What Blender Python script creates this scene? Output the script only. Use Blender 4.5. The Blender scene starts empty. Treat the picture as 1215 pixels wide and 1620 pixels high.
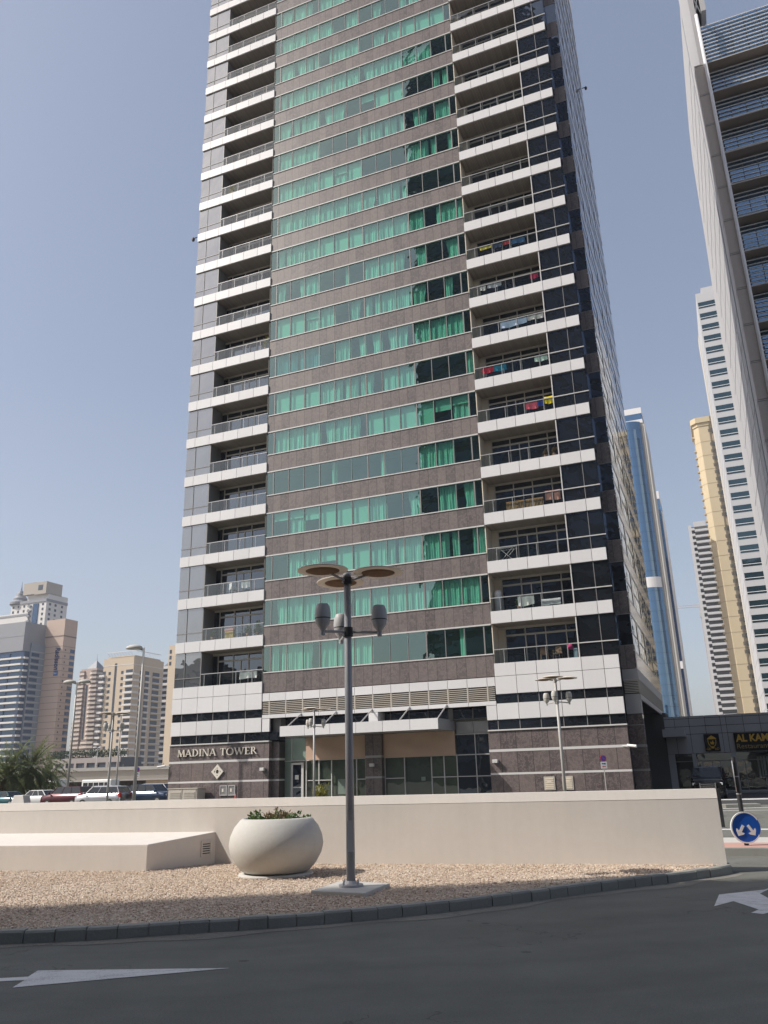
import bpy, math, random
from mathutils import Vector, Matrix
R = math.radians
rnd = random.Random(7)
S = bpy.context.scene
C = S.collection

# ------------------------------------------------------------------ camera, world, sun, exposure
CAM_H = 1.6
F_PX, PITCH, ROLL = 1270.19, 18.2172, -1.58995
cam_data = bpy.data.cameras.new('camera')
cam = bpy.data.objects.new('camera', cam_data); C.objects.link(cam)
cam_data.sensor_fit = 'VERTICAL'; cam_data.sensor_height = 36.0
cam_data.lens = 36.0 * F_PX / 1620.0
cam_data.clip_start = 0.1; cam_data.clip_end = 6000
cam.matrix_world = Matrix.Translation((0, 0, CAM_H)) @ Matrix.Rotation(R(90 + PITCH), 4, 'X') @ Matrix.Rotation(R(ROLL), 4, 'Z')
S.camera = cam

SUN_EL = 44.0
SUN_DIR = Vector((-0.988 * math.cos(R(SUN_EL)), -0.155 * math.cos(R(SUN_EL)), math.sin(R(SUN_EL))))   # towards the sun
W = bpy.data.worlds.new('World'); S.world = W; W.use_nodes = True
nt = W.node_tree; nt.nodes.clear()
sky = nt.nodes.new('ShaderNodeTexSky'); sky.sky_type = 'NISHITA'; sky.sun_disc = False
sky.sun_elevation = R(SUN_EL); sky.sun_rotation = math.atan2(SUN_DIR.x, SUN_DIR.y)
sky.air_density = 1.0; sky.dust_density = 4.0; sky.ozone_density = 1.5; sky.altitude = 0
bg = nt.nodes.new('ShaderNodeBackground'); bg.inputs[1].default_value = 0.10
wo = nt.nodes.new('ShaderNodeOutputWorld')
nt.links.new(sky.outputs[0], bg.inputs[0])
# the dusty Gulf air adds an even pale veil to the clear sky, thicker towards the horizon
tcw = nt.nodes.new('ShaderNodeTexCoord'); spw = nt.nodes.new('ShaderNodeSeparateXYZ'); nt.links.new(tcw.outputs['Generated'], spw.inputs[0])
rpw = nt.nodes.new('ShaderNodeValToRGB'); nt.links.new(spw.outputs[2], rpw.inputs[0])
el_ = rpw.color_ramp.elements; el_.new(0.5); el_.new(0.5)
for e_, (p_, c_) in zip(el_, ((0.0, (.35, .36, .375)), (.18, (.25, .262, .285)), (.45, (.178, .19, .228)), (1.0, (.14, .155, .20)))): e_.position = p_; e_.color = c_ + (1,)
bg2 = nt.nodes.new('ShaderNodeBackground'); nt.links.new(rpw.outputs[0], bg2.inputs[0]); bg2.inputs[1].default_value = 1.0
adw = nt.nodes.new('ShaderNodeAddShader'); nt.links.new(bg.outputs[0], adw.inputs[0]); nt.links.new(bg2.outputs[0], adw.inputs[1]); nt.links.new(adw.outputs[0], wo.inputs[0])
sl = bpy.data.lights.new('sun', 'SUN'); sl.energy = 4.9; sl.angle = R(0.6); sl.color = (1.0, 0.94, 0.86)
sun = bpy.data.objects.new('sun', sl); C.objects.link(sun)
sun.rotation_euler = SUN_DIR.to_track_quat('Z', 'Y').to_euler(); sun.location = (-60, -10, 160)
S.view_settings.view_transform = 'Standard'; S.view_settings.look = 'None'
S.view_settings.exposure = 0.0; S.view_settings.gamma = 1.0
S.cycles.max_bounces = 8; S.cycles.transparent_max_bounces = 16; S.cycles.glossy_bounces = 4; S.cycles.diffuse_bounces = 4
S.cycles.caustics_reflective = False; S.cycles.caustics_refractive = False; S.cycles.use_denoising = True

# ------------------------------------------------------------------ helpers
class MB:
    def __init__(s): s.v = []; s.f = []; s.m = []; s.mi = 0; s.M = None
    def add(s, vs, fs):
        b = len(s.v)
        for p in vs:
            p = Vector(p)
            if s.M is not None: p = s.M @ p
            s.v.append(p)
        for f in fs: s.f.append([b + i for i in f]); s.m.append(s.mi)
        return s
    def box(s, x0, x1, y0, y1, z0, z1):
        return s.add([(x0,y0,z0),(x1,y0,z0),(x1,y1,z0),(x0,y1,z0),(x0,y0,z1),(x1,y0,z1),(x1,y1,z1),(x0,y1,z1)],
                     [(0,3,2,1),(4,5,6,7),(0,1,5,4),(1,2,6,5),(2,3,7,6),(3,0,4,7)])
    def quad(s, a, b, c, d): return s.add([a, b, c, d], [(0, 1, 2, 3)])
    def poly(s, pts): return s.add(pts, [tuple(range(len(pts)))])
    def prism(s, pts, z0, z1):          # counter-clockwise plan polygon
        n = len(pts); vs = [(x, y, z0) for x, y in pts] + [(x, y, z1) for x, y in pts]
        return s.add(vs, [tuple(range(n - 1, -1, -1)), tuple(range(n, 2 * n))] + [(i, (i + 1) % n, n + (i + 1) % n, n + i) for i in range(n)])
    def extr(s, pts, y0, y1):           # polygon in x,z extruded along y
        n = len(pts); vs = [(x, y0, z) for x, z in pts] + [(x, y1, z) for x, z in pts]
        return s.add(vs, [tuple(range(n)), tuple(range(2 * n - 1, n - 1, -1))] + [(i, n + i, n + (i + 1) % n, (i + 1) % n) for i in range(n)])
    def tube(s, p0, p1, r0, r1=None, n=12, cap=True):
        p0, p1 = Vector(p0), Vector(p1); r1 = r0 if r1 is None else r1
        q = (p1 - p0).to_track_quat('Z', 'Y'); vs = []
        for p, r in ((p0, r0), (p1, r1)):
            for i in range(n):
                a = 2 * math.pi * i / n; vs.append(p + q @ Vector((r * math.cos(a), r * math.sin(a), 0)))
        fs = [(i, (i + 1) % n, n + (i + 1) % n, n + i) for i in range(n)]
        if cap: fs += [tuple(range(n - 1, -1, -1)), tuple(range(n, 2 * n))]
        return s.add(vs, fs)
    def lathe(s, prof, n=32, c=(0, 0, 0)):  # profile of (r, z)
        vs = []; fs = []; k = len(prof)
        for r, z in prof:
            for i in range(n):
                a = 2 * math.pi * i / n; vs.append((c[0] + r * math.cos(a), c[1] + r * math.sin(a), c[2] + z))
        for j in range(k - 1):
            for i in range(n):
                fs.append((j * n + i, j * n + (i + 1) % n, (j + 1) * n + (i + 1) % n, (j + 1) * n + i))
        return s.add(vs, fs)
    def disc(s, c, r, nrm, n=24, r0=0.0, th=0.01):
        c = Vector(c); q = Vector(nrm).to_track_quat('Z', 'Y')
        vs = []
        for rr, h in ((r0, 0), (r, 0), (r, -th), (r0, -th)):
            for i in range(n):
                a = 2 * math.pi * i / n; vs.append(c + q @ Vector((rr * math.cos(a), rr * math.sin(a), h)))
        fs = []
        for j in range(3):
            for i in range(n): fs.append((j * n + i, (j + 1) * n + i, (j + 1) * n + (i + 1) % n, j * n + (i + 1) % n))
        return s.add(vs, [tuple(reversed(f)) for f in fs])
    def build(s, name, mats, parent=None, smooth=False, bevel=0):
        me = bpy.data.meshes.new(name); me.from_pydata([tuple(p) for p in s.v], [], s.f)
        mats = mats if isinstance(mats, (list, tuple)) else [mats]
        for m in mats: me.materials.append(m)
        if len(mats) > 1: me.polygons.foreach_set('material_index', s.m)
        if smooth: me.polygons.foreach_set('use_smooth', [True] * len(me.polygons))
        me.update()
        o = bpy.data.objects.new(name, me); C.objects.link(o)
        if parent: o.parent = parent
        if bevel:
            b = o.modifiers.new('edge', 'BEVEL'); b.width = bevel; b.segments = 2; b.limit_method = 'ANGLE'
        return o

def tag(o, label, cat, group=None):
    o['label'] = label; o['category'] = cat
    if group: o['group'] = group
    return o
def thing(name, label, cat, loc=(0, 0, 0), rz=0.0, group=None):
    o = bpy.data.objects.new(name, None); C.objects.link(o); o.location = loc; o.rotation_euler = (0, 0, rz)
    o.empty_display_size = 0.3
    return tag(o, label, cat, group)
def struct(o, kind='structure'): o['kind'] = kind; return o
def copy_tree(o, parent=None):
    c = o.copy(); C.objects.link(c)
    if parent: c.parent = parent
    for ch in list(o.children): copy_tree(ch, c)
    return c
def at(az, Y): return az * Y, Y          # bearing (x/y) at a distance
def el(e, x, y): return CAM_H + e * math.hypot(x, y)

# ------------------------------------------------------------------ materials
def _new(name):
    m = bpy.data.materials.new(name); m.use_nodes = True; t = m.node_tree; t.nodes.clear()
    out = t.nodes.new('ShaderNodeOutputMaterial'); return m, t, out
def N(t, typ, **k):
    n = t.nodes.new(typ)
    for a, b in k.items():
        if a in n.inputs.keys() if isinstance(a, str) else False: n.inputs[a].default_value = b
        else: setattr(n, a, b)
    return n
def mixc(t, fac, a, b, typ='MIX'):
    n = t.nodes.new('ShaderNodeMix'); n.data_type = 'RGBA'; n.blend_type = typ
    for sock, val in ((n.inputs[0], fac), (n.inputs[6], a), (n.inputs[7], b)):
        if hasattr(val, 'is_linked'): t.links.new(val, sock)
        else: sock.default_value = val if not isinstance(val, tuple) else (val + (1,))[:4]
    return n.outputs[2]
def mth(t, op, a, b=0.0, c=None):
    n = t.nodes.new('ShaderNodeMath'); n.operation = op
    for i, v in enumerate((a, b) if c is None else (a, b, c)):
        if hasattr(v, 'is_linked'): t.links.new(v, n.inputs[i])
        else: n.inputs[i].default_value = v
    return n.outputs[0]
def ramp(t, fac, stops):
    n = t.nodes.new('ShaderNodeValToRGB'); e = n.color_ramp.elements
    while len(e) < len(stops): e.new(0.5)
    for x, (p, c) in zip(e, stops): x.position = p; x.color = tuple(c) + (1,)
    t.links.new(fac, n.inputs[0]); return n.outputs[0]
def noise(t, scale, detail=4, vec=None, rough=0.55):
    n = t.nodes.new('ShaderNodeTexNoise'); n.inputs['Scale'].default_value = scale; n.inputs['Detail'].default_value = detail
    n.inputs['Roughness'].default_value = rough
    if vec is not None: t.links.new(vec, n.inputs['Vector'])
    return n.outputs['Fac']
def coords(t, kind='Object'): return t.nodes.new('ShaderNodeTexCoord').outputs[kind]
def bump(t, h, strength=0.3, dist=0.02):
    b = t.nodes.new('ShaderNodeBump'); b.inputs['Strength'].default_value = strength; b.inputs['Distance'].default_value = dist
    t.links.new(h, b.inputs['Height']); return b.outputs[0]
def scale_vec(t, v, s):
    n = t.nodes.new('ShaderNodeMapping'); n.inputs['Scale'].default_value = s; t.links.new(v, n.inputs['Vector']); return n.outputs[0]

def paint(name, col, rough=0.5, metal=0.0, var=0.10, sc=1.5, fine=0.06, bmp=0.0, bsc=60, spec=0.5, streak=0.0, coord='Object'):
    """painted / plastered / moulded surface with uneven colour, optional grain and rain streaks"""
    m, t, out = _new(name); p = t.nodes.new('ShaderNodeBsdfPrincipled')
    v = coords(t, coord)
    a = noise(t, sc, 5, v); b = noise(t, sc * 14, 3, v)
    f = mth(t, 'ADD', mth(t, 'MULTIPLY', mth(t, 'SUBTRACT', a, 0.5), var * 2), mth(t, 'MULTIPLY', mth(t, 'SUBTRACT', b, 0.5), fine * 2))
    if streak:
        sv = scale_vec(t, v, (6, 6, 0.25)); s_ = noise(t, 1.0, 4, sv)
        f = mth(t, 'ADD', f, mth(t, 'MULTIPLY', mth(t, 'SUBTRACT', s_, 0.5), streak * 2))
    f = mth(t, 'ADD', f, 1.0)
    n = t.nodes.new('ShaderNodeVectorMath'); n.operation = 'SCALE'; n.inputs[0].default_value = col; t.links.new(f, n.inputs['Scale'])
    t.links.new(n.outputs[0], p.inputs['Base Color'])
    p.inputs['Roughness'].default_value = rough; p.inputs['Metallic'].default_value = metal
    p.inputs['Specular IOR Level'].default_value = spec
    if bmp: t.links.new(bump(t, noise(t, bsc, 3, v), bmp, 0.01), p.inputs['Normal'])
    t.links.new(p.outputs[0], out.inputs[0]); return m

def schlick(t, ior, normal=None):
    """two-sided mirror share: light passing out through the pane is treated like light coming in"""
    f0 = ((ior - 1) / (ior + 1)) ** 2; g = t.nodes.new('ShaderNodeNewGeometry'); d = t.nodes.new('ShaderNodeVectorMath'); d.operation = 'DOT_PRODUCT'
    t.links.new(g.outputs['Normal'], d.inputs[0]); t.links.new(g.outputs['Incoming'], d.inputs[1])
    c = mth(t, 'SUBTRACT', 1.0, mth(t, 'ABSOLUTE', d.outputs['Value'])); return mth(t, 'ADD', f0, mth(t, 'MULTIPLY', mth(t, 'POWER', c, 5.0), 1 - f0))
def window_glass(name, tint, ior=2.3, gl=(0.95, 1.0, 1.0), rough=0.0, wav=0.02, wsc=0.7):
    """see-through tinted glazing: a tinted transparent body under a mirror coat"""
    m, t, out = _new(name)
    tr = t.nodes.new('ShaderNodeBsdfTransparent'); tr.inputs[0].default_value = tint + (1,)
    g = t.nodes.new('ShaderNodeBsdfGlossy'); g.inputs['Color'].default_value = gl + (1,); g.inputs['Roughness'].default_value = rough
    fr = schlick(t, ior)
    if wav:
        nn = bump(t, noise(t, wsc, 2, coords(t)), wav, 1.0); t.links.new(nn, g.inputs['Normal'])
    mx = t.nodes.new('ShaderNodeMixShader'); t.links.new(fr, mx.inputs[0]); t.links.new(tr.outputs[0], mx.inputs[1]); t.links.new(g.outputs[0], mx.inputs[2])
    t.links.new(mx.outputs[0], out.inputs[0]); return m
def mirror_glass(name, body, ior=3.0, gl=(0.9, 0.95, 1.0), wav=0.02, wsc=0.6, rough=0.0):
    """opaque tinted curtain-wall glass"""
    m, t, out = _new(name)
    d = t.nodes.new('ShaderNodeBsdfDiffuse'); v = coords(t)
    t.links.new(mixc(t, noise(t, 0.35, 3, v), tuple(x * 0.6 for x in body), tuple(x * 1.4 for x in body)), d.inputs[0])
    g = t.nodes.new('ShaderNodeBsdfGlossy'); g.inputs['Color'].default_value = gl + (1,); g.inputs['Roughness'].default_value = rough
    if wav: t.links.new(bump(t, noise(t, wsc, 2, v), wav, 1.0), g.inputs['Normal'])
    fr = schlick(t, ior)
    mx = t.nodes.new('ShaderNodeMixShader'); t.links.new(fr, mx.inputs[0]); t.links.new(d.outputs[0], mx.inputs[1]); t.links.new(g.outputs[0], mx.inputs[2])
    t.links.new(mx.outputs[0], out.inputs[0]); return m

def stone_mat(name, pw=0.6885, ox=-17.06, ph=3.5, oz=7.68, rough=0.45, base=(0.128, 0.112, 0.113), grooves=True):
    """polished brown granite cut in upright slabs, every slab of a slightly different block"""
    m, t, out = _new(name); p = t.nodes.new('ShaderNodeBsdfPrincipled'); v = coords(t)
    sp = t.nodes.new('ShaderNodeSeparateXYZ'); t.links.new(v, sp.inputs[0])
    uu = mth(t, 'DIVIDE', mth(t, 'SUBTRACT', sp.outputs[0], ox), pw); zz = mth(t, 'FLOOR', mth(t, 'DIVIDE', mth(t, 'SUBTRACT', sp.outputs[2], oz), ph))
    cell = t.nodes.new('ShaderNodeCombineXYZ'); t.links.new(mth(t, 'FLOOR', uu), cell.inputs[0]); t.links.new(zz, cell.inputs[1])
    wn = t.nodes.new('ShaderNodeTexWhiteNoise'); t.links.new(cell.outputs[0], wn.inputs['Vector'])
    off = t.nodes.new('ShaderNodeVectorMath'); off.operation = 'MULTIPLY_ADD'; t.links.new(wn.outputs['Color'], off.inputs[0]); off.inputs[1].default_value = (37, 37, 37); t.links.new(v, off.inputs[2])
    big = noise(t, 1.3, 6, off.outputs[0], 0.65); vein = noise(t, 2.6, 8, off.outputs[0], 0.75); speck = noise(t, 22, 3, v)
    c1 = tuple(x * 0.55 for x in base); c2 = tuple(x * 1.45 for x in base)
    col = mixc(t, big, c1, c2)
    k = mth(t, 'ADD', 0.76, mth(t, 'MULTIPLY', wn.outputs['Value'], 0.46))
    sc = t.nodes.new('ShaderNodeVectorMath'); sc.operation = 'SCALE'; t.links.new(col, sc.inputs[0]); t.links.new(k, sc.inputs['Scale'])
    vn = mth(t, 'MULTIPLY', mth(t, 'SUBTRACT', 0.035, mth(t, 'ABSOLUTE', mth(t, 'SUBTRACT', vein, 0.5))), 24); 
    cl = t.nodes.new('ShaderNodeClamp'); t.links.new(vn, cl.inputs[0])
    col2 = mixc(t, mth(t, 'MULTIPLY', cl.outputs[0], 0.6), sc.outputs[0], (0.34, 0.27, 0.25))
    hue = mixc(t, mth(t, 'MULTIPLY', wn.outputs['Value'], 0.3), col2, (0.20, 0.155, 0.13))
    hue = mixc(t, mth(t, 'MULTIPLY', mth(t, 'GREATER_THAN', speck, 0.62), 0.35), hue, (0.07, 0.06, 0.065))
    if grooves:
        fr = mth(t, 'FRACT', uu); g = mth(t, 'MAXIMUM', mth(t, 'LESS_THAN', fr, 0.022), mth(t, 'GREATER_THAN', fr, 0.978))
        hue = mixc(t, mth(t, 'MULTIPLY', g, 0.75), hue, (0.03, 0.027, 0.027))
    t.links.new(hue, p.inputs['Base Color']); p.inputs['Roughness'].default_value = rough; p.inputs['Specular IOR Level'].default_value = 0.45
    t.links.new(p.outputs[0], out.inputs[0]); return m

def boards_mat(name, col, step=0.11, axis=0):
    m, t, out = _new(name); p = t.nodes.new('ShaderNodeBsdfPrincipled'); v = coords(t)
    sp = t.nodes.new('ShaderNodeSeparateXYZ'); t.links.new(v, sp.inputs[0])
    q = mth(t, 'DIVIDE', sp.outputs[axis], step); g = mth(t, 'LESS_THAN', mth(t, 'FRACT', q), 0.22)
    wn = t.nodes.new('ShaderNodeTexWhiteNoise'); wn.noise_dimensions = '1D'; t.links.new(mth(t, 'FLOOR', q), wn.inputs['W'])
    c = mixc(t, wn.outputs['Value'], tuple(x * 0.85 for x in col), tuple(x * 1.15 for x in col))
    c = mixc(t, mth(t, 'MULTIPLY', g, 0.6), c, tuple(x * 0.25 for x in col))
    t.links.new(c, p.inputs['Base Color']); p.inputs['Roughness'].default_value = 0.6
    t.links.new(p.outputs[0], out.inputs[0]); return m

def asphalt_mat(name, base, patch=0.25):
    """worn asphalt: aggregate, dusty clouds, curved tyre tracks, dark drips and a few sealed cracks"""
    m, t, out = _new(name); p = t.nodes.new('ShaderNodeBsdfPrincipled'); v = coords(t)
    big = noise(t, 0.35, 6, v, 0.62); mid = noise(t, 1.9, 6, v, .65); fine = noise(t, 150, 2, v); fine2 = noise(t, 55, 3, v)
    sp = t.nodes.new('ShaderNodeSeparateXYZ'); t.links.new(v, sp.inputs[0])
    # distance from a point far beyond the kerb: lanes curve round the bed
    ln = t.nodes.new('ShaderNodeVectorMath'); ln.operation = 'DISTANCE'; t.links.new(v, ln.inputs[0]); ln.inputs[1].default_value = (-4.0, 38.0, 0)
    wob = mth(t, 'ADD', ln.outputs['Value'], mth(t, 'MULTIPLY', noise(t, .5, 3, v), .9))
    cyl = t.nodes.new('ShaderNodeCombineXYZ'); t.links.new(mth(t, 'MULTIPLY', wob, 1.15), cyl.inputs[0]); t.links.new(mth(t, 'MULTIPLY', sp.outputs[0], .07), cyl.inputs[1])
    track = noise(t, 1.0, 5, cyl.outputs[0], .6)
    k = mth(t, 'ADD', .12, mth(t, 'MULTIPLY', big, .55)); k = mth(t, 'ADD', k, mth(t, 'MULTIPLY', mid, .46)); k = mth(t, 'ADD', k, mth(t, 'MULTIPLY', track, .82))
    k = mth(t, 'ADD', k, mth(t, 'MULTIPLY', mth(t, 'SUBTRACT', fine, 0.5), 1.5)); k = mth(t, 'ADD', k, mth(t, 'MULTIPLY', mth(t, 'SUBTRACT', fine2, 0.5), 0.7))
    vo = t.nodes.new('ShaderNodeTexVoronoi'); vo.inputs['Scale'].default_value = .42; vo.feature = 'DISTANCE_TO_EDGE'
    jit = t.nodes.new('ShaderNodeVectorMath'); jit.operation = 'ADD'; t.links.new(v, jit.inputs[0]); nz = t.nodes.new('ShaderNodeTexNoise'); nz.inputs['Scale'].default_value = 2.2; nz.inputs['Detail'].default_value = 6; t.links.new(v, nz.inputs['Vector']); t.links.new(nz.outputs['Color'], jit.inputs[1]); t.links.new(jit.outputs[0], vo.inputs['Vector'])
    crack = mth(t, 'MULTIPLY', mth(t, 'LESS_THAN', vo.outputs['Distance'], .0035), mth(t, 'GREATER_THAN', noise(t, .3, 2, v), .53))
    spot = t.nodes.new('ShaderNodeTexVoronoi'); spot.inputs['Scale'].default_value = 1.1; t.links.new(v, spot.inputs['Vector'])
    drip = mth(t, 'MULTIPLY', mth(t, 'LESS_THAN', mth(t, 'ADD', spot.outputs['Distance'], mth(t, 'MULTIPLY', fine2, .06)), .085), .35)
    k = mth(t, 'MULTIPLY', k, mth(t, 'SUBTRACT', 1.0, mth(t, 'MAXIMUM', mth(t, 'MULTIPLY', crack, .28), drip)))
    sc = t.nodes.new('ShaderNodeVectorMath'); sc.operation = 'SCALE'; sc.inputs[0].default_value = base; t.links.new(k, sc.inputs['Scale'])
    col = mixc(t, mth(t, 'MULTIPLY', mth(t, 'GREATER_THAN', fine, .68), .5), sc.outputs[0], tuple(x * 1.9 for x in base))
    t.links.new(col, p.inputs['Base Color']); p.inputs['Roughness'].default_value = 0.85
    p.inputs['Specular IOR Level'].default_value = 0.25
    t.links.new(bump(t, fine, 0.5, 0.006), p.inputs['Normal'])
    t.links.new(p.outputs[0], out.inputs[0]); return m

def worn_paint_mat(name):
    """road paint rubbed through to the asphalt in specks and scuffs"""
    m, t, out = _new(name); p = t.nodes.new('ShaderNodeBsdfPrincipled'); v = coords(t)
    a = noise(t, 70, 4, v, .7); b = noise(t, 3.5, 5, v, .65); sv = scale_vec(t, v, (2, 14, 1)); c = noise(t, 1.5, 4, sv)
    w = mth(t, 'ADD', mth(t, 'MULTIPLY', a, .55), mth(t, 'ADD', mth(t, 'MULTIPLY', b, .45), mth(t, 'MULTIPLY', c, .25)))
    col = ramp(t, w, [(.44, (.16, .155, .145)), (.53, (.46, .46, .45)), (.62, (.66, .66, .65)), (1, (.74, .74, .72))])
    t.links.new(col, p.inputs['Base Color']); p.inputs['Roughness'].default_value = .75; t.links.new(p.outputs[0], out.inputs[0]); return m

def gravel_mat(name):
    m, t, out = _new(name); p = t.nodes.new('ShaderNodeBsdfPrincipled'); v = coords(t)
    vo = t.nodes.new('ShaderNodeTexVoronoi'); vo.inputs['Scale'].default_value = 36; t.links.new(v, vo.inputs['Vector'])
    sp = t.nodes.new('ShaderNodeSeparateColor'); t.links.new(vo.outputs['Color'], sp.inputs[0])
    c = ramp(t, sp.outputs[0], [(0, (.26, .20, .15)), (.35, (.44, .345, .265)), (.7, (.56, .455, .36)), (1, (.70, .62, .52))])
    c = mixc(t, mth(t, 'MULTIPLY', noise(t, 0.9, 4, v), 0.3), c, (.36, .28, .21))
    t.links.new(c, p.inputs['Base Color']); p.inputs['Roughness'].default_value = 0.9
    h = mth(t, 'SUBTRACT', 1.0, vo.outputs['Distance'])
    t.links.new(bump(t, h, 0.7, 0.02), p.inputs['Normal'])
    t.links.new(p.outputs[0], out.inputs[0]); return m
def pebble_mat(name):
    m, t, out = _new(name); p = t.nodes.new('ShaderNodeBsdfPrincipled')
    g = t.nodes.new('ShaderNodeNewGeometry')
    c = ramp(t, g.outputs['Random Per Island'], [(0, (.22, .165, .125)), (.10, (.42, .32, .245)), (.4, (.58, .46, .355)), (.75, (.70, .58, .465)), (1, (.84, .76, .66))])
    t.links.new(c, p.inputs['Base Color']); p.inputs['Roughness'].default_value = 0.85
    t.links.new(p.outputs[0], out.inputs[0]); return m
def leaf_mat(name, a, b):
    m, t, out = _new(name); p = t.nodes.new('ShaderNodeBsdfPrincipled'); g = t.nodes.new('ShaderNodeNewGeometry')
    t.links.new(mixc(t, g.outputs['Random Per Island'], a, b), p.inputs['Base Color']); p.inputs['Roughness'].default_value = 0.55
    tr = t.nodes.new('ShaderNodeBsdfTranslucent'); tr.inputs[0].default_value = tuple(x * 1.2 for x in b) + (1,)
    mx = t.nodes.new('ShaderNodeMixShader'); mx.inputs[0].default_value = 0.25
    t.links.new(p.outputs[0], mx.inputs[1]); t.links.new(tr.outputs[0], mx.inputs[2]); t.links.new(mx.outputs[0], out.inputs[0]); return m
def cloth(name, a, b=None, sc=3.0, stripes=0):
    m, t, out = _new(name); p = t.nodes.new('ShaderNodeBsdfPrincipled'); v = coords(t)
    b = b or tuple(x * 0.8 for x in a)
    f = noise(t, sc, 3, v)
    if stripes:
        w = t.nodes.new('ShaderNodeTexWave'); w.inputs['Scale'].default_value = stripes; t.links.new(v, w.inputs['Vector']); f = w.outputs['Fac']
    t.links.new(mixc(t, f, a, b), p.inputs['Base Color']); p.inputs['Roughness'].default_value = 0.9
    p.inputs['Specular IOR Level'].default_value = 0.1
    t.links.new(p.outputs[0], out.inputs[0]); return m

M = {}
M['panel'] = paint('white_metal_panel', (.71, .705, .71), .38, var=.035, fine=.01, sc=.5, streak=.03)
M['panel_grey'] = paint('grey_metal_panel', (.34, .335, .34), .42, var=.05, fine=.02, sc=.5, streak=.03)
def tone_by_piece(m, amt):
    t = m.node_tree; p = next(n for n in t.nodes if n.type == 'BSDF_PRINCIPLED'); src = p.inputs['Base Color'].links[0].from_socket
    g = t.nodes.new('ShaderNodeNewGeometry'); k = mth(t, 'ADD', 1 - amt / 2, mth(t, 'MULTIPLY', g.outputs['Random Per Island'], amt))
    n = t.nodes.new('ShaderNodeVectorMath'); n.operation = 'SCALE'; t.links.new(src, n.inputs[0]); t.links.new(k, n.inputs['Scale']); t.links.new(n.outputs[0], p.inputs['Base Color'])
tone_by_piece(M['panel'], .09); tone_by_piece(M['panel_grey'], .12)
M['dark_gap'] = paint('dark_joint', (.05, .05, .05), .8)
M['stone'] = stone_mat('brown_granite')
M['stone_base'] = stone_mat('brown_granite_base', pw=1.03, ox=-25.65, ph=1.44, oz=.15, base=(.112, .094, .096))
M['trim'] = paint('pale_trim', (.62, .61, .60), .4, var=.05)
M['mull'] = paint('mullion_grey', (.23, .225, .22), .45, var=.05)
M['win'] = window_glass('green_tinted_glass', (.40, .80, .66), 2.75, (.74, .97, .90), wav=.015)
M['rail_glass'] = window_glass('railing_clear_glass', (.72, .78, .78), 1.9, wav=.01)
M['shop_glass'] = window_glass('shopfront_glass', (.55, .62, .58), 1.9, wav=.01)
M['grey_glass'] = mirror_glass('grey_mirror_glass', (.10, .11, .12), 3.6, (.80, .82, .85), wav=.025, wsc=.5)
M['dark_glass'] = mirror_glass('dark_mirror_glass', (.012, .014, .017), 2.3, (.75, .85, 1.0), wav=.02)
M['side_glass'] = mirror_glass('side_mirror_glass', (.02, .022, .025), 2.6, (.85, .90, .95), wav=.012, wsc=.4)
M['pale_green_glass'] = mirror_glass('pale_green_glass', (.30, .38, .33), 1.7, (.9, 1, .95), wav=.01)
M['curtain'] = cloth('white_curtain', (.82, .82, .80), (.70, .71, .70), 1.2)
M['curtain_blue'] = cloth('blue_curtain', (.30, .42, .55), (.22, .32, .45), 1.2)
M['blind'] = cloth('roller_blind', (.80, .80, .78), (.72, .72, .70), .8)
M['room'] = paint('dark_room', (.09, .09, .085), .9)
M['soffit'] = boards_mat('brown_soffit_boards', (.40, .345, .30))
M['beige'] = paint('beige_render', (.74, .66, .54), .8, var=.08, bmp=.2)
M['frame'] = paint('beige_aluminium_frame', (.62, .58, .51), .4, var=.05)
M['rail'] = paint('silver_rail', (.50, .50, .50), .3, metal=.3, var=.05)
M['louver'] = paint('beige_louvre', (.50, .46, .40), .5, var=.06)
M['concrete'] = paint('concrete', (.36, .34, .31), .85, var=.14, bmp=.3, bsc=30)
M['concrete_pale'] = paint('pale_concrete', (.51, .498, .465), .8, var=.10, sc=1.2, bmp=.25, bsc=40, streak=.05)
M['wall'] = paint('cream_plaster', (.65, .612, .57), .85, var=.07, sc=.8, fine=.04, bmp=.2, bsc=80, streak=.05)
M['asphalt'] = asphalt_mat('asphalt_road', (.148, .150, .134))
M['asphalt_dark'] = asphalt_mat('dark_asphalt', (.060, .060, .062))  # darker asphalt for the road patch in front of the shops
M['sand'] = paint('pale_ground', (.33, .28, .22), .95, var=.2, sc=.05)
M['gravel'] = gravel_mat('gravel_base'); M['pebble'] = pebble_mat('gravel_pebbles')
M['kerb'] = paint('kerb_concrete', (.265, .268, .245), .85, var=.16, sc=3, fine=.12, bmp=.4, bsc=50)
M['white_paint'] = worn_paint_mat('worn_road_paint')
M['pink_paving'] = paint('pink_paving', (.50, .30, .25), .85, var=.1, sc=5)
M['pole'] = paint('grey_pole_paint', (.36, .365, .385), .5, var=.08, sc=2, streak=.05)
M['pole_pale'] = paint('pale_pole_paint', (.45, .44, .42), .5, var=.06)
M['jar'] = paint('grey_lantern', (.42, .42, .43), .55, var=.08, sc=6)
M['disc'] = paint('cream_reflector', (.80, .71, .61), .6, var=.08, sc=4)
M['wicker'] = paint('brown_mesh', (.17, .092, .045), .8, var=.35, sc=12, fine=.3, bmp=.8, bsc=70)
M['dark_metal'] = paint('dark_metal', (.035, .035, .037), .5, var=.1)
M['letters'] = paint('cream_letters', (.70, .66, .58), .5, var=.04)
M['blue_sign'] = paint('blue_sign_face', (.008, .085, .42), .35, var=.04)
M['white_sign'] = paint('white_sign_face', (.80, .80, .78), .4, var=.03)
M['red_sign'] = paint('red_sign_face', (.55, .02, .03), .4)
M['gold'] = paint('gold_letters', (.62, .36, .03), .4, var=.05)
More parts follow.
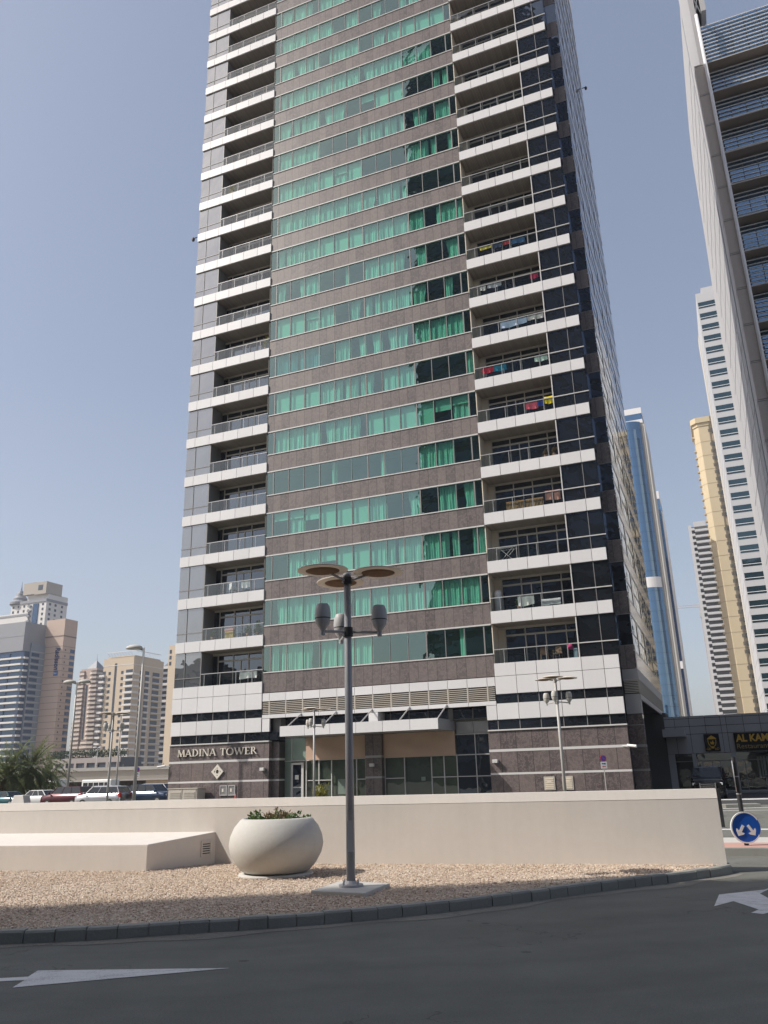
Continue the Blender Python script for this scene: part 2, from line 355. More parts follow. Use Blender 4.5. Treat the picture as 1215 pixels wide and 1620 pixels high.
M['black'] = paint('black_board', (.008, .008, .008), .7, spec=.2)
M['banner'] = cloth('peach_banner_cloth', (.62, .44, .34), (.55, .39, .30), .7)
M['leaf'] = leaf_mat('shrub_leaf', (.035, .075, .018), (.10, .16, .04))
M['leaf_dry'] = leaf_mat('dry_leaf', (.14, .09, .05), (.24, .17, .09))
M['leaf_yellow'] = leaf_mat('yellow_shrub_leaf', (.16, .17, .03), (.30, .28, .06))
M['palm'] = leaf_mat('palm_leaf', (.085, .125, .042), (.22, .25, .10))
M['palm_dry'] = leaf_mat('dry_palm_leaf', (.20, .13, .06), (.30, .21, .10))
M['hedge'] = leaf_mat('hedge_leaf', (.015, .035, .012), (.04, .075, .022))
M['trunk'] = paint('palm_trunk', (.16, .11, .07), .9, var=.3, sc=5, bmp=.6, bsc=20)
M['tyre'] = paint('tyre', (.015, .015, .015), .8); M['rim'] = paint('alloy_rim', (.5, .5, .5), .3, metal=.7)
M['car_glass'] = mirror_glass('car_glass', (.015, .018, .02), 1.6, wav=0)
M['lamp_clear'] = paint('headlight', (.7, .72, .74), .1); M['lamp_red'] = paint('tail_light', (.5, .02, .02), .2)
M['chrome'] = paint('chrome', (.7, .7, .7), .15, metal=1.0)

# ------------------------------------------------------------------ ground
def gz(y):          # the ground falls a little behind the low wall
    return 0.0 if y < 16 else (-0.25 if y > 42 else -0.25 * (y - 16) / 26)
g = MB()
xs = [-3000, -400, -120, -60, -30, 0, 30, 60, 120, 400, 3000]; ys = [-1500, -200, -40, 0, 16, 29, 42, 70, 120, 400, 1000, 3500]
for i in range(len(xs)):
    for j in range(len(ys)): pass
vs = [(x, y, gz(y) - 0.012) for y in ys for x in xs]; nx = len(xs)
g.add(vs, [(j * nx + i, j * nx + i + 1, (j + 1) * nx + i + 1, (j + 1) * nx + i) for j in range(len(ys) - 1) for i in range(nx - 1)])
struct(g.build('ground', M['sand']))
g = MB(); xs = [-90, -45, -20, 0, 20, 45, 90]; ys = [-60, -20, 0, 8, 16, 29, 42, 64, 150]; nx = len(xs)
g.add([(x, y, gz(y)) for y in ys for x in xs], [(j * nx + i, j * nx + i + 1, (j + 1) * nx + i + 1, (j + 1) * nx + i) for j in range(len(ys) - 1) for i in range(nx - 1)])
struct(g.build('road', M['asphalt']))
g = MB(); g.quad((14, 43.5, gz(43.5) + .006), (60, 40, gz(40) + .006), (60, 63, -.244), (10, 63, -.244))
struct(g.build('dark_road_patch', M['asphalt_dark']))

# kerb line and gravel bed
KERB = [(-9.5, 9.7), (-7.4, 9.50), (-5.6, 9.48), (-4.22, 9.54), (-3.25, 9.65), (-2.28, 9.87), (-1.26, 10.1), (-.19, 10.47), (.99, 11.07), (1.87, 11.6), (2.85, 12.24), (3.94, 12.86), (4.74, 13.36), (5.16, 13.66), (5.38, 13.90), (5.44, 14.2)]
def catmull(P, k=10):
    out = []
    for i in range(len(P) - 1):
        p0 = Vector(P[max(i - 1, 0)]); p1 = Vector(P[i]); p2 = Vector(P[i + 1]); p3 = Vector(P[min(i + 2, len(P) - 1)])
        for j in range(k):
            s = j / k; out.append(0.5 * ((2 * p1) + (p2 - p0) * s + (2 * p0 - 5 * p1 + 4 * p2 - p3) * s * s + (3 * p1 - p0 - 3 * p2 + p3) * s ** 3))
    out.append(Vector(P[-1])); return out
KC = catmull(KERB)
def resample(P, step):
    out = [P[0]]; acc = 0.0
    for a, b in zip(P, P[1:]):
        d = (b - a).length; 
        while acc + d >= step:
            s = (step - acc) / d; a = a + (b - a) * s; out.append(a); d = (b - a).length; acc = 0.0
        acc += d
    return out
KS = resample(KC, 0.325)
k = MB()
for a, b in zip(KS, KS[1:]):
    t = (b - a).normalized(); nrm = Vector((-t.y, t.x)); a2 = a + t * (.004 + .006 * rnd.random()); b2 = b - t * (.004 + .006 * rnd.random())
    h = .128 + rnd.uniform(-.006, .006); o = rnd.uniform(-.006, .006)
    pr = [(o, -.02), (o + .004, h - .022), (o + .022, h), (.15, h), (.15, -.02)]
    vv = [(*(a2 + nrm * p), z) for p, z in pr] + [(*(b2 + nrm * p), z) for p, z in pr]
    k.add(vv, [(0, 1, 2, 3, 4), (9, 8, 7, 6, 5)] + [(i, 5 + i, 5 + (i + 1) % 5, (i + 1) % 5) for i in range(5)])
struct(k.build('kerb', M['kerb']))
kf = MB()      # mortar behind the joints
for a, b in zip(KS, KS[1:]):
    t = (b - a).normalized(); nrm = Vector((-t.y, t.x))
    kf.add([(*(a + nrm * .02), -.02), (*(b + nrm * .02), -.02), (*(b + nrm * .02), .10), (*(a + nrm * .02), .10), (*(a + nrm * .14), .10), (*(b + nrm * .14), .10)], [(0, 1, 2, 3), (3, 2, 5, 4)])
struct(kf.build('kerb_mortar', M['concrete']))
gd = MB()      # sand and dust swept against the kerb foot
gp_ = [(a, (b - a).normalized()) for a, b in zip(KS, KS[1:])]
rows_ = [(a - Vector((-t.y, t.x)) * (.26 + .09 * math.sin(a.x * 2.1) + .05 * math.sin(a.x * 5.3)), a + Vector((-t.y, t.x)) * .01) for a, t in gp_]
gd.add([(*p_, .0035) for r_ in rows_ for p_ in r_], [(2 * i, 2 * i + 2, 2 * i + 3, 2 * i + 1) for i in range(len(rows_) - 1)])
struct(gd.build('gutter_dust', asphalt_mat('dusty_gutter', (.20, .193, .172))))

WL, WR = Vector((-11.0, 18.60)), Vector((5.30, 13.93))     # foot of the wall, left and right end
def wall_y(x): return WL.y + (WR.y - WL.y) * (x - WL.x) / (WR.x - WL.x)
def kerb_y(x):
    for a, b in zip(KC, KC[1:]):
        if a.x <= x <= b.x: return a.y + (b.y - a.y) * (x - a.x) / max(b.x - a.x, 1e-6)
    return KC[0].y if x < KC[0].x else KC[-1].y
GZ = 0.125
g = MB(); cols = [-9.5 + i * .2 for i in range(74)]
vv = []
for x in cols:
    y0, y1 = kerb_y(x) + .14, wall_y(x) + .1
    for j in range(9):
        y = y0 + (y1 - y0) * j / 8; vv.append((x, y, GZ - .012 + .012 * math.sin(x * 1.7 + y) * math.sin(y * 2.3)))
g.add(vv, [(i * 9 + j, (i + 1) * 9 + j, (i + 1) * 9 + j + 1, i * 9 + j + 1) for i in range(len(cols) - 1) for j in range(8)])
struct(g.build('gravel_bed', M['gravel'], smooth=True))
p = MB(); r2 = random.Random(3); cnt = 0
OCT = [(1, 0, 0), (-1, 0, 0), (0, 1, 0), (0, -1, 0), (0, 0, 1), (0, 0, -1)]; OF = [(0, 2, 4), (2, 1, 4), (1, 3, 4), (3, 0, 4), (2, 0, 5), (1, 2, 5), (3, 1, 5), (0, 3, 5)]
PV, PF = [], []
while cnt < 54000:
    x = r2.uniform(-9.3, 5.3); y0, y1 = kerb_y(x) + .15, wall_y(x) + .02
    y = r2.uniform(9.5, 18.1)
    if not (y0 < y < y1): continue
    cnt += 1
    sx, sy, sz = r2.uniform(.008, .020), r2.uniform(.007, .015), r2.uniform(.005, .011); a = r2.uniform(0, 6.28); ca, sa = math.cos(a), math.sin(a); b = len(PV)
    zz = GZ + r2.uniform(-.012, .006)
    for ox, oy, oz in OCT:
        qx, qy = ox * sx * r2.uniform(.8, 1.2), oy * sy * r2.uniform(.8, 1.2); PV.append((x + ca * qx - sa * qy, y + sa * qx + ca * qy, zz + oz * sz))
    PF += [(b + i, b + j, b + k_) for i, j, k_ in OF]
me = bpy.data.meshes.new('gravel'); me.from_pydata(PV, [], PF); me.materials.append(M['pebble']); me.update()
o = bpy.data.objects.new('gravel', me); C.objects.link(o); o['kind'] = 'stuff'

# road paint
def paint_poly(name, pts, z=.004):
    q = MB(); q.poly([(x, y, gz(y) + z) for x, y in pts]); return struct(q.build(name, M['white_paint']))
paint_poly('road_arrow', [(-3.22, 7.6), (-1.49, 8.11), (-3.27, 8.23), (-3.255, 7.99), (-5.0, 7.79), (-5.0, 7.68), (-3.23, 7.86)])
paint_poly('road_arrow', [(3.86, 10.75), (4.23, 11.09), (4.26, 10.43), (4.08, 10.22), (4.17, 10.11), (4.45, 10.36), (4.75, 11.30), (4.81, 11.66), (5.30, 12.30), (5.02, 12.0), (4.28, 11.68)])
paint_poly('road_line', [(9.2, 24.3), (9.25, 24.9), (14.5, 22.2), (14.5, 21.6)])
paint_poly('road_line', [(13.0, 37.6), (13.0, 37.95), (32, 30.6), (32, 30.3)])
paint_poly('road_line', [(15.2, 39.4), (15.3, 39.8), (32, 40.2), (32, 39.7)])
paint_poly('road_line', [(16.6, 50.5), (17.8, 52.2), (26, 50.2), (24.5, 48.6)], .012)

# traffic island on the right
isl = MB(); isl.mi = 0; isl.prism([(6.15, 16.6), (13, 14.2), (13, 14.45), (6.2, 16.83)], -.05, .13)
isl.mi = 1; isl.prism([(6.2, 16.834), (13, 14.454), (13, 15.9), (6.55, 17.9)], -.05, .125)
isl.mi = 2; isl.prism([(6.55, 17.904), (13, 15.904), (13, 17.6), (6.95, 19.2)], -.05, .122)
struct(isl.build('traffic_island', [M['kerb'], M['pink_paving'], M['concrete_pale']]))
is2 = MB(); is2.prism([(14.6, 41.0), (15.6, 40.1), (17.2, 40.0), (17.4, 41.0)], -.3, -.08)
struct(is2.build('far_island', M['kerb']))

# ------------------------------------------------------------------ low cream wall, plinth, planter
wt = thing('garden_wall', 'long low cream plastered wall with a sloping coping behind the gravel bed', 'wall')
d = (WR - WL).normalized(); n_in = Vector((-d.y, d.x))
def wall_prof(mb, prof, a, b):
    k_ = len(prof); vv = [(*(a + n_in * p), z) for p, z in prof] + [(*(b + n_in * p), z) for p, z in prof]
    mb.add(vv, [tuple(range(k_)), tuple(range(2 * k_ - 1, k_ - 1, -1))] + [(i, k_ + i, k_ + (i + 1) % k_, (i + 1) % k_) for i in range(k_)])
w = MB(); wall_prof(w, [(0, -.3), (0, 1.118), (.32, 1.118), (.32, -.3)], WL, WR)
w.build('wall_body', M['wall'], wt)
w = MB(); wall_prof(w, [(-.004, 1.12), (.0, 1.128), (.040, 1.265), (.32, 1.265), (.32, 1.12)], WL, WR)
w.build('coping', M['wall'], wt)
pb = thing('plinth_block', 'low cream plastered block jutting out from the long wall at the left', 'plinth')
q = MB()
A, B, Cc, D = (-9.4, 16.75), (-4.38, 15.44), (-3.36, wall_y(-3.36) + .02), (-9.4, wall_y(-9.4) + .02)
q.add([(*A, .0), (*B, .0), (*Cc, .0), (*D, .0), (*A, .555), (*B, .555), (*Cc, .685), (*D, .685)], [(0, 1, 5, 4), (1, 2, 6, 5), (2, 3, 7, 6), (3, 0, 4, 7), (4, 5, 6, 7)])
q.build('plinth_body', M['wall'], pb, bevel=.012)
fd = (Vector(Cc) - Vector(B)).normalized(); fn = Vector((fd.y, -fd.x)); vc = Vector(B) + fd * 1.20
v_ = MB(); hw, hh = .11, .14; vz = .40
def vent_box(a0, a1, z0, z1, d0, d1):
    pp = [vc + fd * a0 + fn * d0, vc + fd * a1 + fn * d0, vc + fd * a1 + fn * d1, vc + fd * a0 + fn * d1]
    v_.add([(*x, z0) for x in pp] + [(*x, z1) for x in pp], [(0, 1, 2, 3), (7, 6, 5, 4), (0, 4, 5, 1), (1, 5, 6, 2), (2, 6, 7, 3), (3, 7, 4, 0)])
for s_ in (-1, 1):
    vent_box(min(s_ * hw, s_ * (hw - .025)), max(s_ * hw, s_ * (hw - .025)), vz - hh, vz + hh, -.01, .025); vent_box(-hw + .026, hw - .026, vz + s_ * (hh - .012) - .012, vz + s_ * (hh - .012) + .012, -.01, .024)
for i in range(6): vent_box(-hw + .027, hw - .027, vz - .1 + i * .04 - .010, vz - .1 + i * .04 + .010, .005, .022)
vg = v_.build('vent_grille', M['wall'], pb)
v_ = MB(); vent_box(-hw + .03, hw - .03, vz - hh + .03, vz + hh - .03, -.012, .004); v_.build('vent_backing', M['dark_gap'], vg)

pl = thing('planter', 'big round pale concrete planter bowl with scrubby plants on the gravel', 'planter', (-1.93, 14.3, GZ))
q = MB(); prof = [(.0, .03), (.46, .03), (.56, .07), (.66, .18), (.745, .33), (.775, .46), (.755, .60), (.69, .74), (.60, .845), (.565, .868), (.545, .868), (.53, .85), (.54, .78), (.0, .78)]
q.lathe(prof, 64); q.build('bowl', M['concrete_pale'], pl, smooth=True)
q = MB(); q.lathe([(0, -.02), (.60, -.02), (.615, .005), (.60, .03), (.5, .032), (0, .032)], 48); q.build('saucer', M['concrete_pale'], pl, smooth=True)
q = MB(); q.lathe([(.0, .81), (.3, .815), (.535, .80)], 32); q.build('soil', paint('soil', (.10, .07, .045), .95, var=.3, sc=10), pl)
def leaf(mb, p, ln, w, dirv, up=0.3):
    dv = Vector(dirv).normalized(); s = dv.cross(Vector((0, 0, 1)));
    s = s.normalized() if s.length > 1e-3 else Vector((1, 0, 0)); p = Vector(p)
    mb.add([p, p + dv * ln * .5 + s * w, p + dv * ln, p + dv * ln * .5 - s * w], [(0, 1, 2, 3)])
def shrub(mb, c, rx, ry, h, n, ln=.06, w=.018, r=rnd):
    for i in range(n):
        a = r.uniform(0, 6.283); q_ = math.sqrt(r.random()); px, py = c[0] + rx * q_ * math.cos(a), c[1] + ry * q_ * math.sin(a)
        lump = .55 + .45 * math.sin(px * 9 + 1) * math.sin(py * 11 + 2)
        pz = c[2] + r.random() * h * lump
        leaf(mb, (px, py, pz), ln * r.uniform(.6, 1.3), w * r.uniform(.7, 1.2), (r.uniform(-1, 1), r.uniform(-1, 1), r.uniform(-.1, 1.2)))
q = MB(); r3 = random.Random(11)
for i in range(26):
    a = r3.uniform(0, 6.28); rr = .48 * math.sqrt(r3.random()); cx, cy = rr * math.cos(a), rr * math.sin(a)
    h = r3.uniform(.08, .20) * (1.25 if cx > .2 else 1)
    shrub(q, (cx, cy, .80), .10, .10, h, 64, .06, .018, r3)
q.build('green_plants', M['leaf'], pl)
q = MB()
for i in range(7):
    cx, cy = r3.uniform(-.2, .18), r3.uniform(-.4, .2); shrub(q, (cx, cy, .82), .08, .08, .22, 40, .08, .013, r3)
q.build('dry_plants', M['leaf_dry'], pl)
def bolt(mb, x, y, z):
    mb.tube((x, y, z), (x, y, z + .035), .014, n=6); mb.tube((x, y, z + .03), (x, y, z + .06), .007, n=6)

# ------------------------------------------------------------------ disc lamps
def disc_lamp(loc, H, rot, label, group, pale=False):
    pm = M['pole_pale'] if pale else M['pole']
    t = thing('disc_lamp_post', label, 'lamp post', loc, 0, group)
    q = MB(); q.tube((0, 0, .04), (0, 0, H - .04), .062, .052, 20); q.tube((0, 0, H - .04), (0, 0, H + .02), .06, .06, 16)
    q.build('pole', pm, t, smooth=False)
    for p_ in t.children:
        p_.data.polygons.foreach_set('use_smooth', [True] * len(p_.data.polygons))
    q = MB(); q.tube((0, 0, .0), (0, 0, .03), .17, n=24); q.tube((0, 0, .03), (0, 0, .075), .10, .07, n=20)
    for i in range(4): bolt(q, .135 * math.cos(i * 1.57 + .78), .135 * math.sin(i * 1.57 + .78), .03)
    q.build('base_plate', pm, t)
    zj = H - 1.10
    q = MB(); q.box(-.045, .045, -.072, -.05, .45, .85); q.build('access_door', pm, t)
    for z0_, z1_, r_ in ((zj + .13, zj + .27, .078), (H - .16, H - .05, .072)): q = MB(); q.tube((0, 0, z0_), (0, 0, z1_), r_, n=16); q.build('clamp', M['dark_metal'] if not pale else pm, t)
    for i in range(3):
        a = R(rot) + i * 2.0944; ca, sa = math.cos(a), math.sin(a)
        e = (.50 * ca, .50 * sa)
        q = MB(); q.tube((.05 * ca, .05 * sa, zj + .2), (e[0], e[1], zj + .16), .022, n=8); q.tube((e[0], e[1], zj + .10), (e[0], e[1], zj + .22), .035, n=10)
        ar = q.build('arm', pm, t)
        q = MB(); q.lathe([(0, .0), (.036, .0), (.048, .03), (.092, .085), (.113, .15), (.120, .235), (.112, .32), (.092, .385), (.080, .40), (0, .402)], 24, (e[0], e[1], zj + .17))
        q.build('lantern', M['jar'] if not pale else M['concrete_pale'], ar, smooth=True)
        q = MB(); q.lathe([(.115, .175), (.1175, .178), (.1185, .188), (.1165, .19)], 24, (e[0], e[1], zj + .17)); q.build('seam_ring', M['dark_metal'], ar)
        # reflector disc: tilts a little away from the pole
        c = (.50 * ca, .50 * sa, H - .02)
        Mx = Matrix.Translation(c) @ Matrix.Rotation(R(1), 4, Vector((-sa, ca, 0)))
        q = MB(); q.tube((.05 * ca, .05 * sa, H - .1), (c[0] * .98, c[1] * .98, H - .0), .02, n=8); ar2 = q.build('disc_arm', pm, t)
        q = MB(); q.M = Mx; q.lathe([(.0, .055), (.20, .05), (.37, .022), (.385, .012), (.38, .0), (.262, -.004), (.262, .012), (.0, .02)], 48)
        q.build('reflector_disc', M['disc'], ar2, smooth=False)
        q = MB(); q.M = Mx; q.lathe([(.255, .0), (.20, -.022), (.10, -.034), (0, -.036)], 36); q.build('mesh_screen', M['wicker'], ar2)
    return t
slab = MB(); slab.prism([(-1.13, 11.87), (-.39, 11.48), (-.06, 12.43), (-.80, 12.84)], .06, .165)
tag(slab.build('lamp_footing', M['concrete_pale'], bevel=.01), 'square pale concrete footing slab under the near lamp post on the gravel', 'footing')
GL = 'triple disc lamp posts'
disc_lamp((-.60, 12.16, .166), 4.43, 105, 'grey lamp post with three discs standing on the gravel in front of the low wall', GL)
disc_lamp((.2036 * 31.5, 31.5, gz(31.5)), 5.18, 10, 'pale lamp post with three discs in front of the right end of the stone base', GL, True)
disc_lamp((-.0914 * 43.5, 43.5, gz(43.5)), 5.34, 15, 'pale lamp post with three discs in front of the tower entrance canopy', GL, True)
disc_lamp((-.335 * 44, 44, gz(44)), 5.44, 5, 'pale lamp post with three discs among the parked cars at the left', GL, True)

# ------------------------------------------------------------------ the main tower (local x along the facade, y into the building)
TX, TY, TYAW = 7.0313, 54.0137, R(-21.898)
GND = -0.25
PVB = 18.12          # back of the passage under the flank
UX, UY = math.cos(TYAW), math.sin(TYAW)
def TW(u, v, z): return (TX + u * UX - v * UY, TY + u * UY + v * UX, z)
tower = thing('residential_tower', 'tall residential tower with green ribbon windows, brown stone bands and white balcony fronts', 'tower', (TX, TY, 0), TYAW)
UL, UA, UB, UC, UE, VD = -25.65, -17.65, 0.0, 8.08, 9.0, 21.4
NF = 22; FH = 3.5; Z0 = 7.68
TOP = Z0 + FH * NF
core = MB()
core.box(UL + .06, UE - .06, 1.62, VD, 5.9, TOP); core.box(UL + .06, 5.6, 1.4, VD, GND, 5.9); core.box(5.6, UE - .05, 1.4, 2.2, GND, 5.9); core.box(5.6, UE + .3, PVB, PVB + 3, GND, 5.9)
core.box(UL + .03, UL + .3, .25, 1.62, 4.9, TOP); core.box(UL + .03, UL + .3, .25, 1.4, GND, 4.9)
for n in range(NF):
    z = Z0 + FH * n
    core.box(UA + .02, UB - .02, .28, 1.62, z - .04, z + 1.45)
core.box(UA - .14, UA, .02, 1.62, Z0, TOP); core.box(UA, UA + .1, .3, 1.62, Z0, TOP); core.box(UB - .1, UB - .002, .3, 1.62, Z0, TOP)
core.build('core', M['room'], tower)
q = MB(); q.box(UL, UE, .05, VD, TOP + .9, TOP + 1.0); q.box(UL, UE, -.05, .3, TOP, TOP + 2.2); q.box(UE - .3, UE, .301, VD, TOP, TOP + 2.2); q.box(UL, UL + .3, .301, VD, TOP, TOP + 2.2); q.box(UL + .301, UE - .301, VD - .3, VD, TOP + 1.001, TOP + 2.2)
q.build('parapet', M['panel'], tower)
MULL = [UA, -17.06] + [-17.06 + 1.377 * i for i in range(1, 13)] + [UB]
def curtain_sheet(mb, u0, u1, z0, z1, v, r, gather0=0.0, gather1=0.0):
    """hanging cloth with folds; gather = how far the lower corner is pulled aside"""
    n = max(4, int((u1 - u0) / .055)); rows = 4; b = []
    ph = r.uniform(0, 6); ph2 = r.uniform(0, 6)
    fr = r.uniform(.8, 1.2)
    for j in range(rows + 1):
        s = j / rows; zz = z1 - (z1 - z0) * s
        for i in range(n + 1):
            t_ = i / n; x = u0 + (u1 - u0) * t_
            tie = math.exp(-((s - .75) / .3) ** 2) if (gather0 or gather1) else 0
            x += gather0 * tie * (1 - t_) * (u1 - u0) - gather1 * tie * t_ * (u1 - u0)
            yy = v + .035 * math.sin(x * 34 * fr + ph + .6 * math.sin(s * 3 + ph2)) + .025 * math.sin(x * 13 * fr + ph2 + s)
            b.append((x, yy, zz))
    w_ = n + 1
    mb.add(b, [(j * w_ + i, j * w_ + i + 1, (j + 1) * w_ + i + 1, (j + 1) * w_ + i) for j in range(rows) for i in range(n)])
STYLE = {0: 'ddddMnM', 1: 'dddgn', 2: 'brnrnd', 3: 'rbddd', 4: 'nnngb', 5: 'dddnd', 6: 'rrgrrrdd', 7: 'BBdddd', 8: 'rngrrd'}
cr = random.Random(21)
for n in range(NF):
    z = Z0 + FH * n
    q = MB(); q.box(UA + .01, UB - .01, 0, .28, z + .03, z + 1.45); q.build('stone_band', M['stone'], tower)
    w0, w1 = z + 1.49, z + 3.47
    fr = MB()
    fr.mi = 0
    fr.box(UA + .01, UB - .01, -.045, .10, z + 1.452, z + 1.525); fr.box(UA + .01, UB - .01, -.045, .10, z + 3.435, z + 3.528)
    fr.mi = 1
    for i, u in enumerate(MULL[1:-1]): 
        hw = .045 if i % 3 == 0 else .025
        fr.box(u - hw, u + hw, -.012, .09, z + 1.526, z + 3.434)
    win = fr.build('ribbon_window', [M['trim'], M['mull']], tower)
    gq = MB()
    for a, b in zip(MULL[:-1], MULL[1:]):
        o = [cr.uniform(-.0035, .0035) for _ in range(4)]
        gq.quad((a + .02, .03 + o[0], z + 1.526), (b - .02, .03 + o[1], z + 1.526), (b - .02, .03 + o[2], z + 3.434), (a + .02, .03 + o[3], z + 3.434))
    gq.build('pane', M['win'], win)
    cu, bl, cb = MB(), MB(), MB()
    i = 0; nP = len(MULL) - 1
    roomkind = None
    for i in range(nP):
        a, b = MULL[i], MULL[i + 1]
        if i == 0: continue
        if (i - 1) % 3 == 0 or roomkind is None:
            x = cr.random(); roomkind = 'd' if x < .72 else ('r' if x < .86 else ('n' if x < .95 else 'B'))
            if n in (4,) and i < 8: roomkind = 'n'
            if n == 7 and i < 4: roomkind = 'B'
            if n in (6, 3, 8) and i < 4: roomkind = 'r'
            if n == 6 and i > 9: roomkind = 'n'
            if n in (0,) and 6 < i < 10: roomkind = 'n'
        kd = roomkind
        if kd == 'd' and cr.random() < .10: kd = 'n'
        if kd == 'n' and cr.random() < .16: kd = 'h'
        if i == nP - 1: kd = 'n' if cr.random() < .8 else 'd'
        zt, zb = w1 - .02, w0 + .05
        if kd in 'dB':
            m_ = cu if kd == 'd' else cb
            y_ = cr.random()
            if y_ < .62: curtain_sheet(m_, a + .03, b - .02, zb, zt, .30, cr)
            elif y_ < .76: curtain_sheet(m_, a + .03, a + (b - a) * cr.uniform(.4, .85), zb, zt, .30, cr, 0, .15)
            elif y_ < .88: curtain_sheet(m_, b - (b - a) * cr.uniform(.4, .85), b - .02, zb, zt, .30, cr, .15, 0)
            else:
                c_ = a + (b - a) * .42; curtain_sheet(m_, a + .03, c_, zb, zt, .30, cr); curtain_sheet(m_, c_ + .25, b - .02, zb, zt, .30, cr)
        elif kd == 'r':
            dn = zt - (zt - zb) * cr.choice([1, 1, .95, .5, .35]); bl.box(a + .06, b - .06, .24, .25, dn, zt)
            if dn > zb + .5 and cr.random() < .5: curtain_sheet(cu, a + .06, b - .06, zb, zt, .36, cr)
        elif kd == 'h': curtain_sheet(cu, b - (b - a) * .3, b - .02, zb, zt, .30, cr)
    if cu.v: cu.build('curtain', M['curtain'], win, smooth=True)
    if bl.v: bl.build('roller_blind', M['blind'], win)
    if cb.v: cb.build('curtain', M['curtain_blue'], win, smooth=True)

LJ = [UL, -24.75, -23.32, -21.93, -20.52, -19.09, UA - .02]
RJ = [UB + .02, 1.46, 2.84, 4.27, 5.74, 7.12, UC]
def panels(mb, joints, v0, v1, z0, z1, gap=.016):
    for a, b in zip(joints[:-1], joints[1:]): mb.box(a + gap, b - gap, v0, v1, z0 + gap * .6, z1 - gap * .6)
for n in range(NF):
    z = Z0 + FH * n
    for side_ in (0, 1):
        J = (LJ, RJ)[side_]; u0, u1 = J[0], J[-1]
        o0, o1 = ((-23.2, u1), (u0, 5.66))[side_]         # opening
        fa = MB(); fa.mi = 0; panels(fa, J, -.10, .03, z, z + .85); fa.mi = 1; fa.box(u0 + .01, u1 - .01, -.08, .04, z + .02, z + .83) if False else None
        fa.mi = 1; fa.box(u0 + .03, u1 - .03, .031, 1.60, z + .03, z + .83)
        bal = fa.build('balcony', [M['panel'], M['dark_gap']], tower)
        so = MB(); so.box(o0 + .01, o1 - .01, .0, 1.6, z + 3.47, z + 3.515); so.build('soffit', M['soffit'], bal)
        bw = MB(); bw.mi = 0
        bw.box(o0, o1, 1.50, 1.60, z + 3.30, z + 3.468)
        ms = [o0 + .55 + 1.385 * i for i in range(5) if o0 + .55 + 1.385 * i < o1 - .1]
        if side_ == 1: bw.mi = 1; bw.box(o0, ms[0] - .03, 1.46, 1.60, z + .84, z + 3.299); bw.mi = 0
        bw.box(ms[0], o1, 1.50, 1.58, z + 2.80, z + 2.93)
        for x in ms: bw.box(x - .03, x + .04, 1.48, 1.57, z + .84, z + 3.299)
        bw.box(ms[1] + .65, ms[1] + .72, 1.49, 1.57, z + .84, z + 2.799); 
        bw.build('door_frame', [M['frame'], M['beige']], bal)
        bg_ = MB()
        for x0_, x1_ in zip([o0 if side_ == 0 else ms[0]] + ms[1 if side_ else 0:], ms[1 if side_ else 0:] + [o1]):
            t1, t2 = cr.uniform(-.01, .01), cr.uniform(-.01, .01)
            bg_.quad((x0_, 1.55 + t1, z + .84), (x1_, 1.55 + t2, z + .84), (x1_, 1.55 + t2, z + 3.3), (x0_, 1.55 + t1, z + 3.3))
        bg_.build('door_glass', M['dark_glass'], bal)
        sw = MB()
        if side_ == 1: sw.box(o0 - .02, o0 + .04, .04, 1.6, z + .84, z + 3.468)
        else: sw.box(o0 - .06, o0 + .02, .0, 1.6, z + .84, z + 3.468)
        sw.build('side_wall', M['beige'] if side_ else M['mull'], bal)
        rl = MB(); zr = z + 1.75
        rl.box(o0 + .05, o1 - .02, -.04, .02, zr - .02, zr + .035)
        px = o0 + (.72 if side_ else .35)
        while px < o1: rl.box(px - .016, px + .016, -.03, .01, z + .85, zr - .021); px += 1.40 if side_ else 1.42
        rl.build('railing', M['rail'], bal)
        rg = MB(); rg.quad((o0 + .06, -.012, z + .86), (o1 - .03, -.012, z + .86), (o1 - .03, -.012, zr - .03), (o0 + .06, -.012, zr - .03)); rg.build('railing_glass', M['rail_glass'], bal)
        if side_ == 1:
            po = MB(); po.box(o1 - .035, o1 + .035, -.06, .06, z + .851, z + 3.468); po.build('post', M['trim'], bal)
        # glazed strip beside the balcony
        g0, g1 = ((u0, -23.22), (5.70, UC))[side_]; gm = (-24.72, 7.14)[side_]; ztr = z + (1.53, 1.75)[side_]
        cg = MB(); cg.mi = 0
        cg.box(g0 + .04, g1, .06, .12, z + .851, z + 3.499)
        cg.mi = 1
        cg.box(gm - .02, gm + .02, -.02, .05, z + .851, z + 3.499)
        tm = 2 if side_ else 1
        cg.mi = tm; cg.box(g0 + .01, g1 + (.10 if side_ else -.01), -.05 if side_ else -.015, .05, ztr - .03, ztr + .03)
        cgo = cg.build('corner_glazing', [M['dark_gap'], M['mull'], M['trim']], tower)
        gp = MB()
        for a, b in ((g0 + .02, gm - .02), (gm + .02, g1 - .01)):
            for za, zb_ in ((z + .86, ztr - .03), (ztr + .03, z + 3.49)):
                o = [cr.uniform(-.004, .004) for _ in range(4)]
                gp.quad((a, .02 + o[0], za), (b, .02 + o[1], za), (b, .02 + o[2], zb_), (a, .02 + o[3], zb_))
        gp.build('pane', M['dark_glass'] if side_ else M['grey_glass'], cgo)
    # dark strip between the right bay and the corner
    cs = MB(); cs.mi = 0; cs.box(UC - .02, UE, .82, 1.5, z + .02, z + 1.47); cs.mi = 1; cs.box(UC - .02, UE - .01, .84, 1.5, z + 1.50, z + 3.47)
    cs.mi = 2; cs.box(UC - .02, UE + .004, .812, .9, z + 1.472, z + 1.50); cs.box(UC - .02, UE + .004, .812, .9, z + 3.472, z + 3.518)
    cs.mi = 3; cs.box(UC + .0, UC + .05, .04, .82, z + .851, z + 3.499)
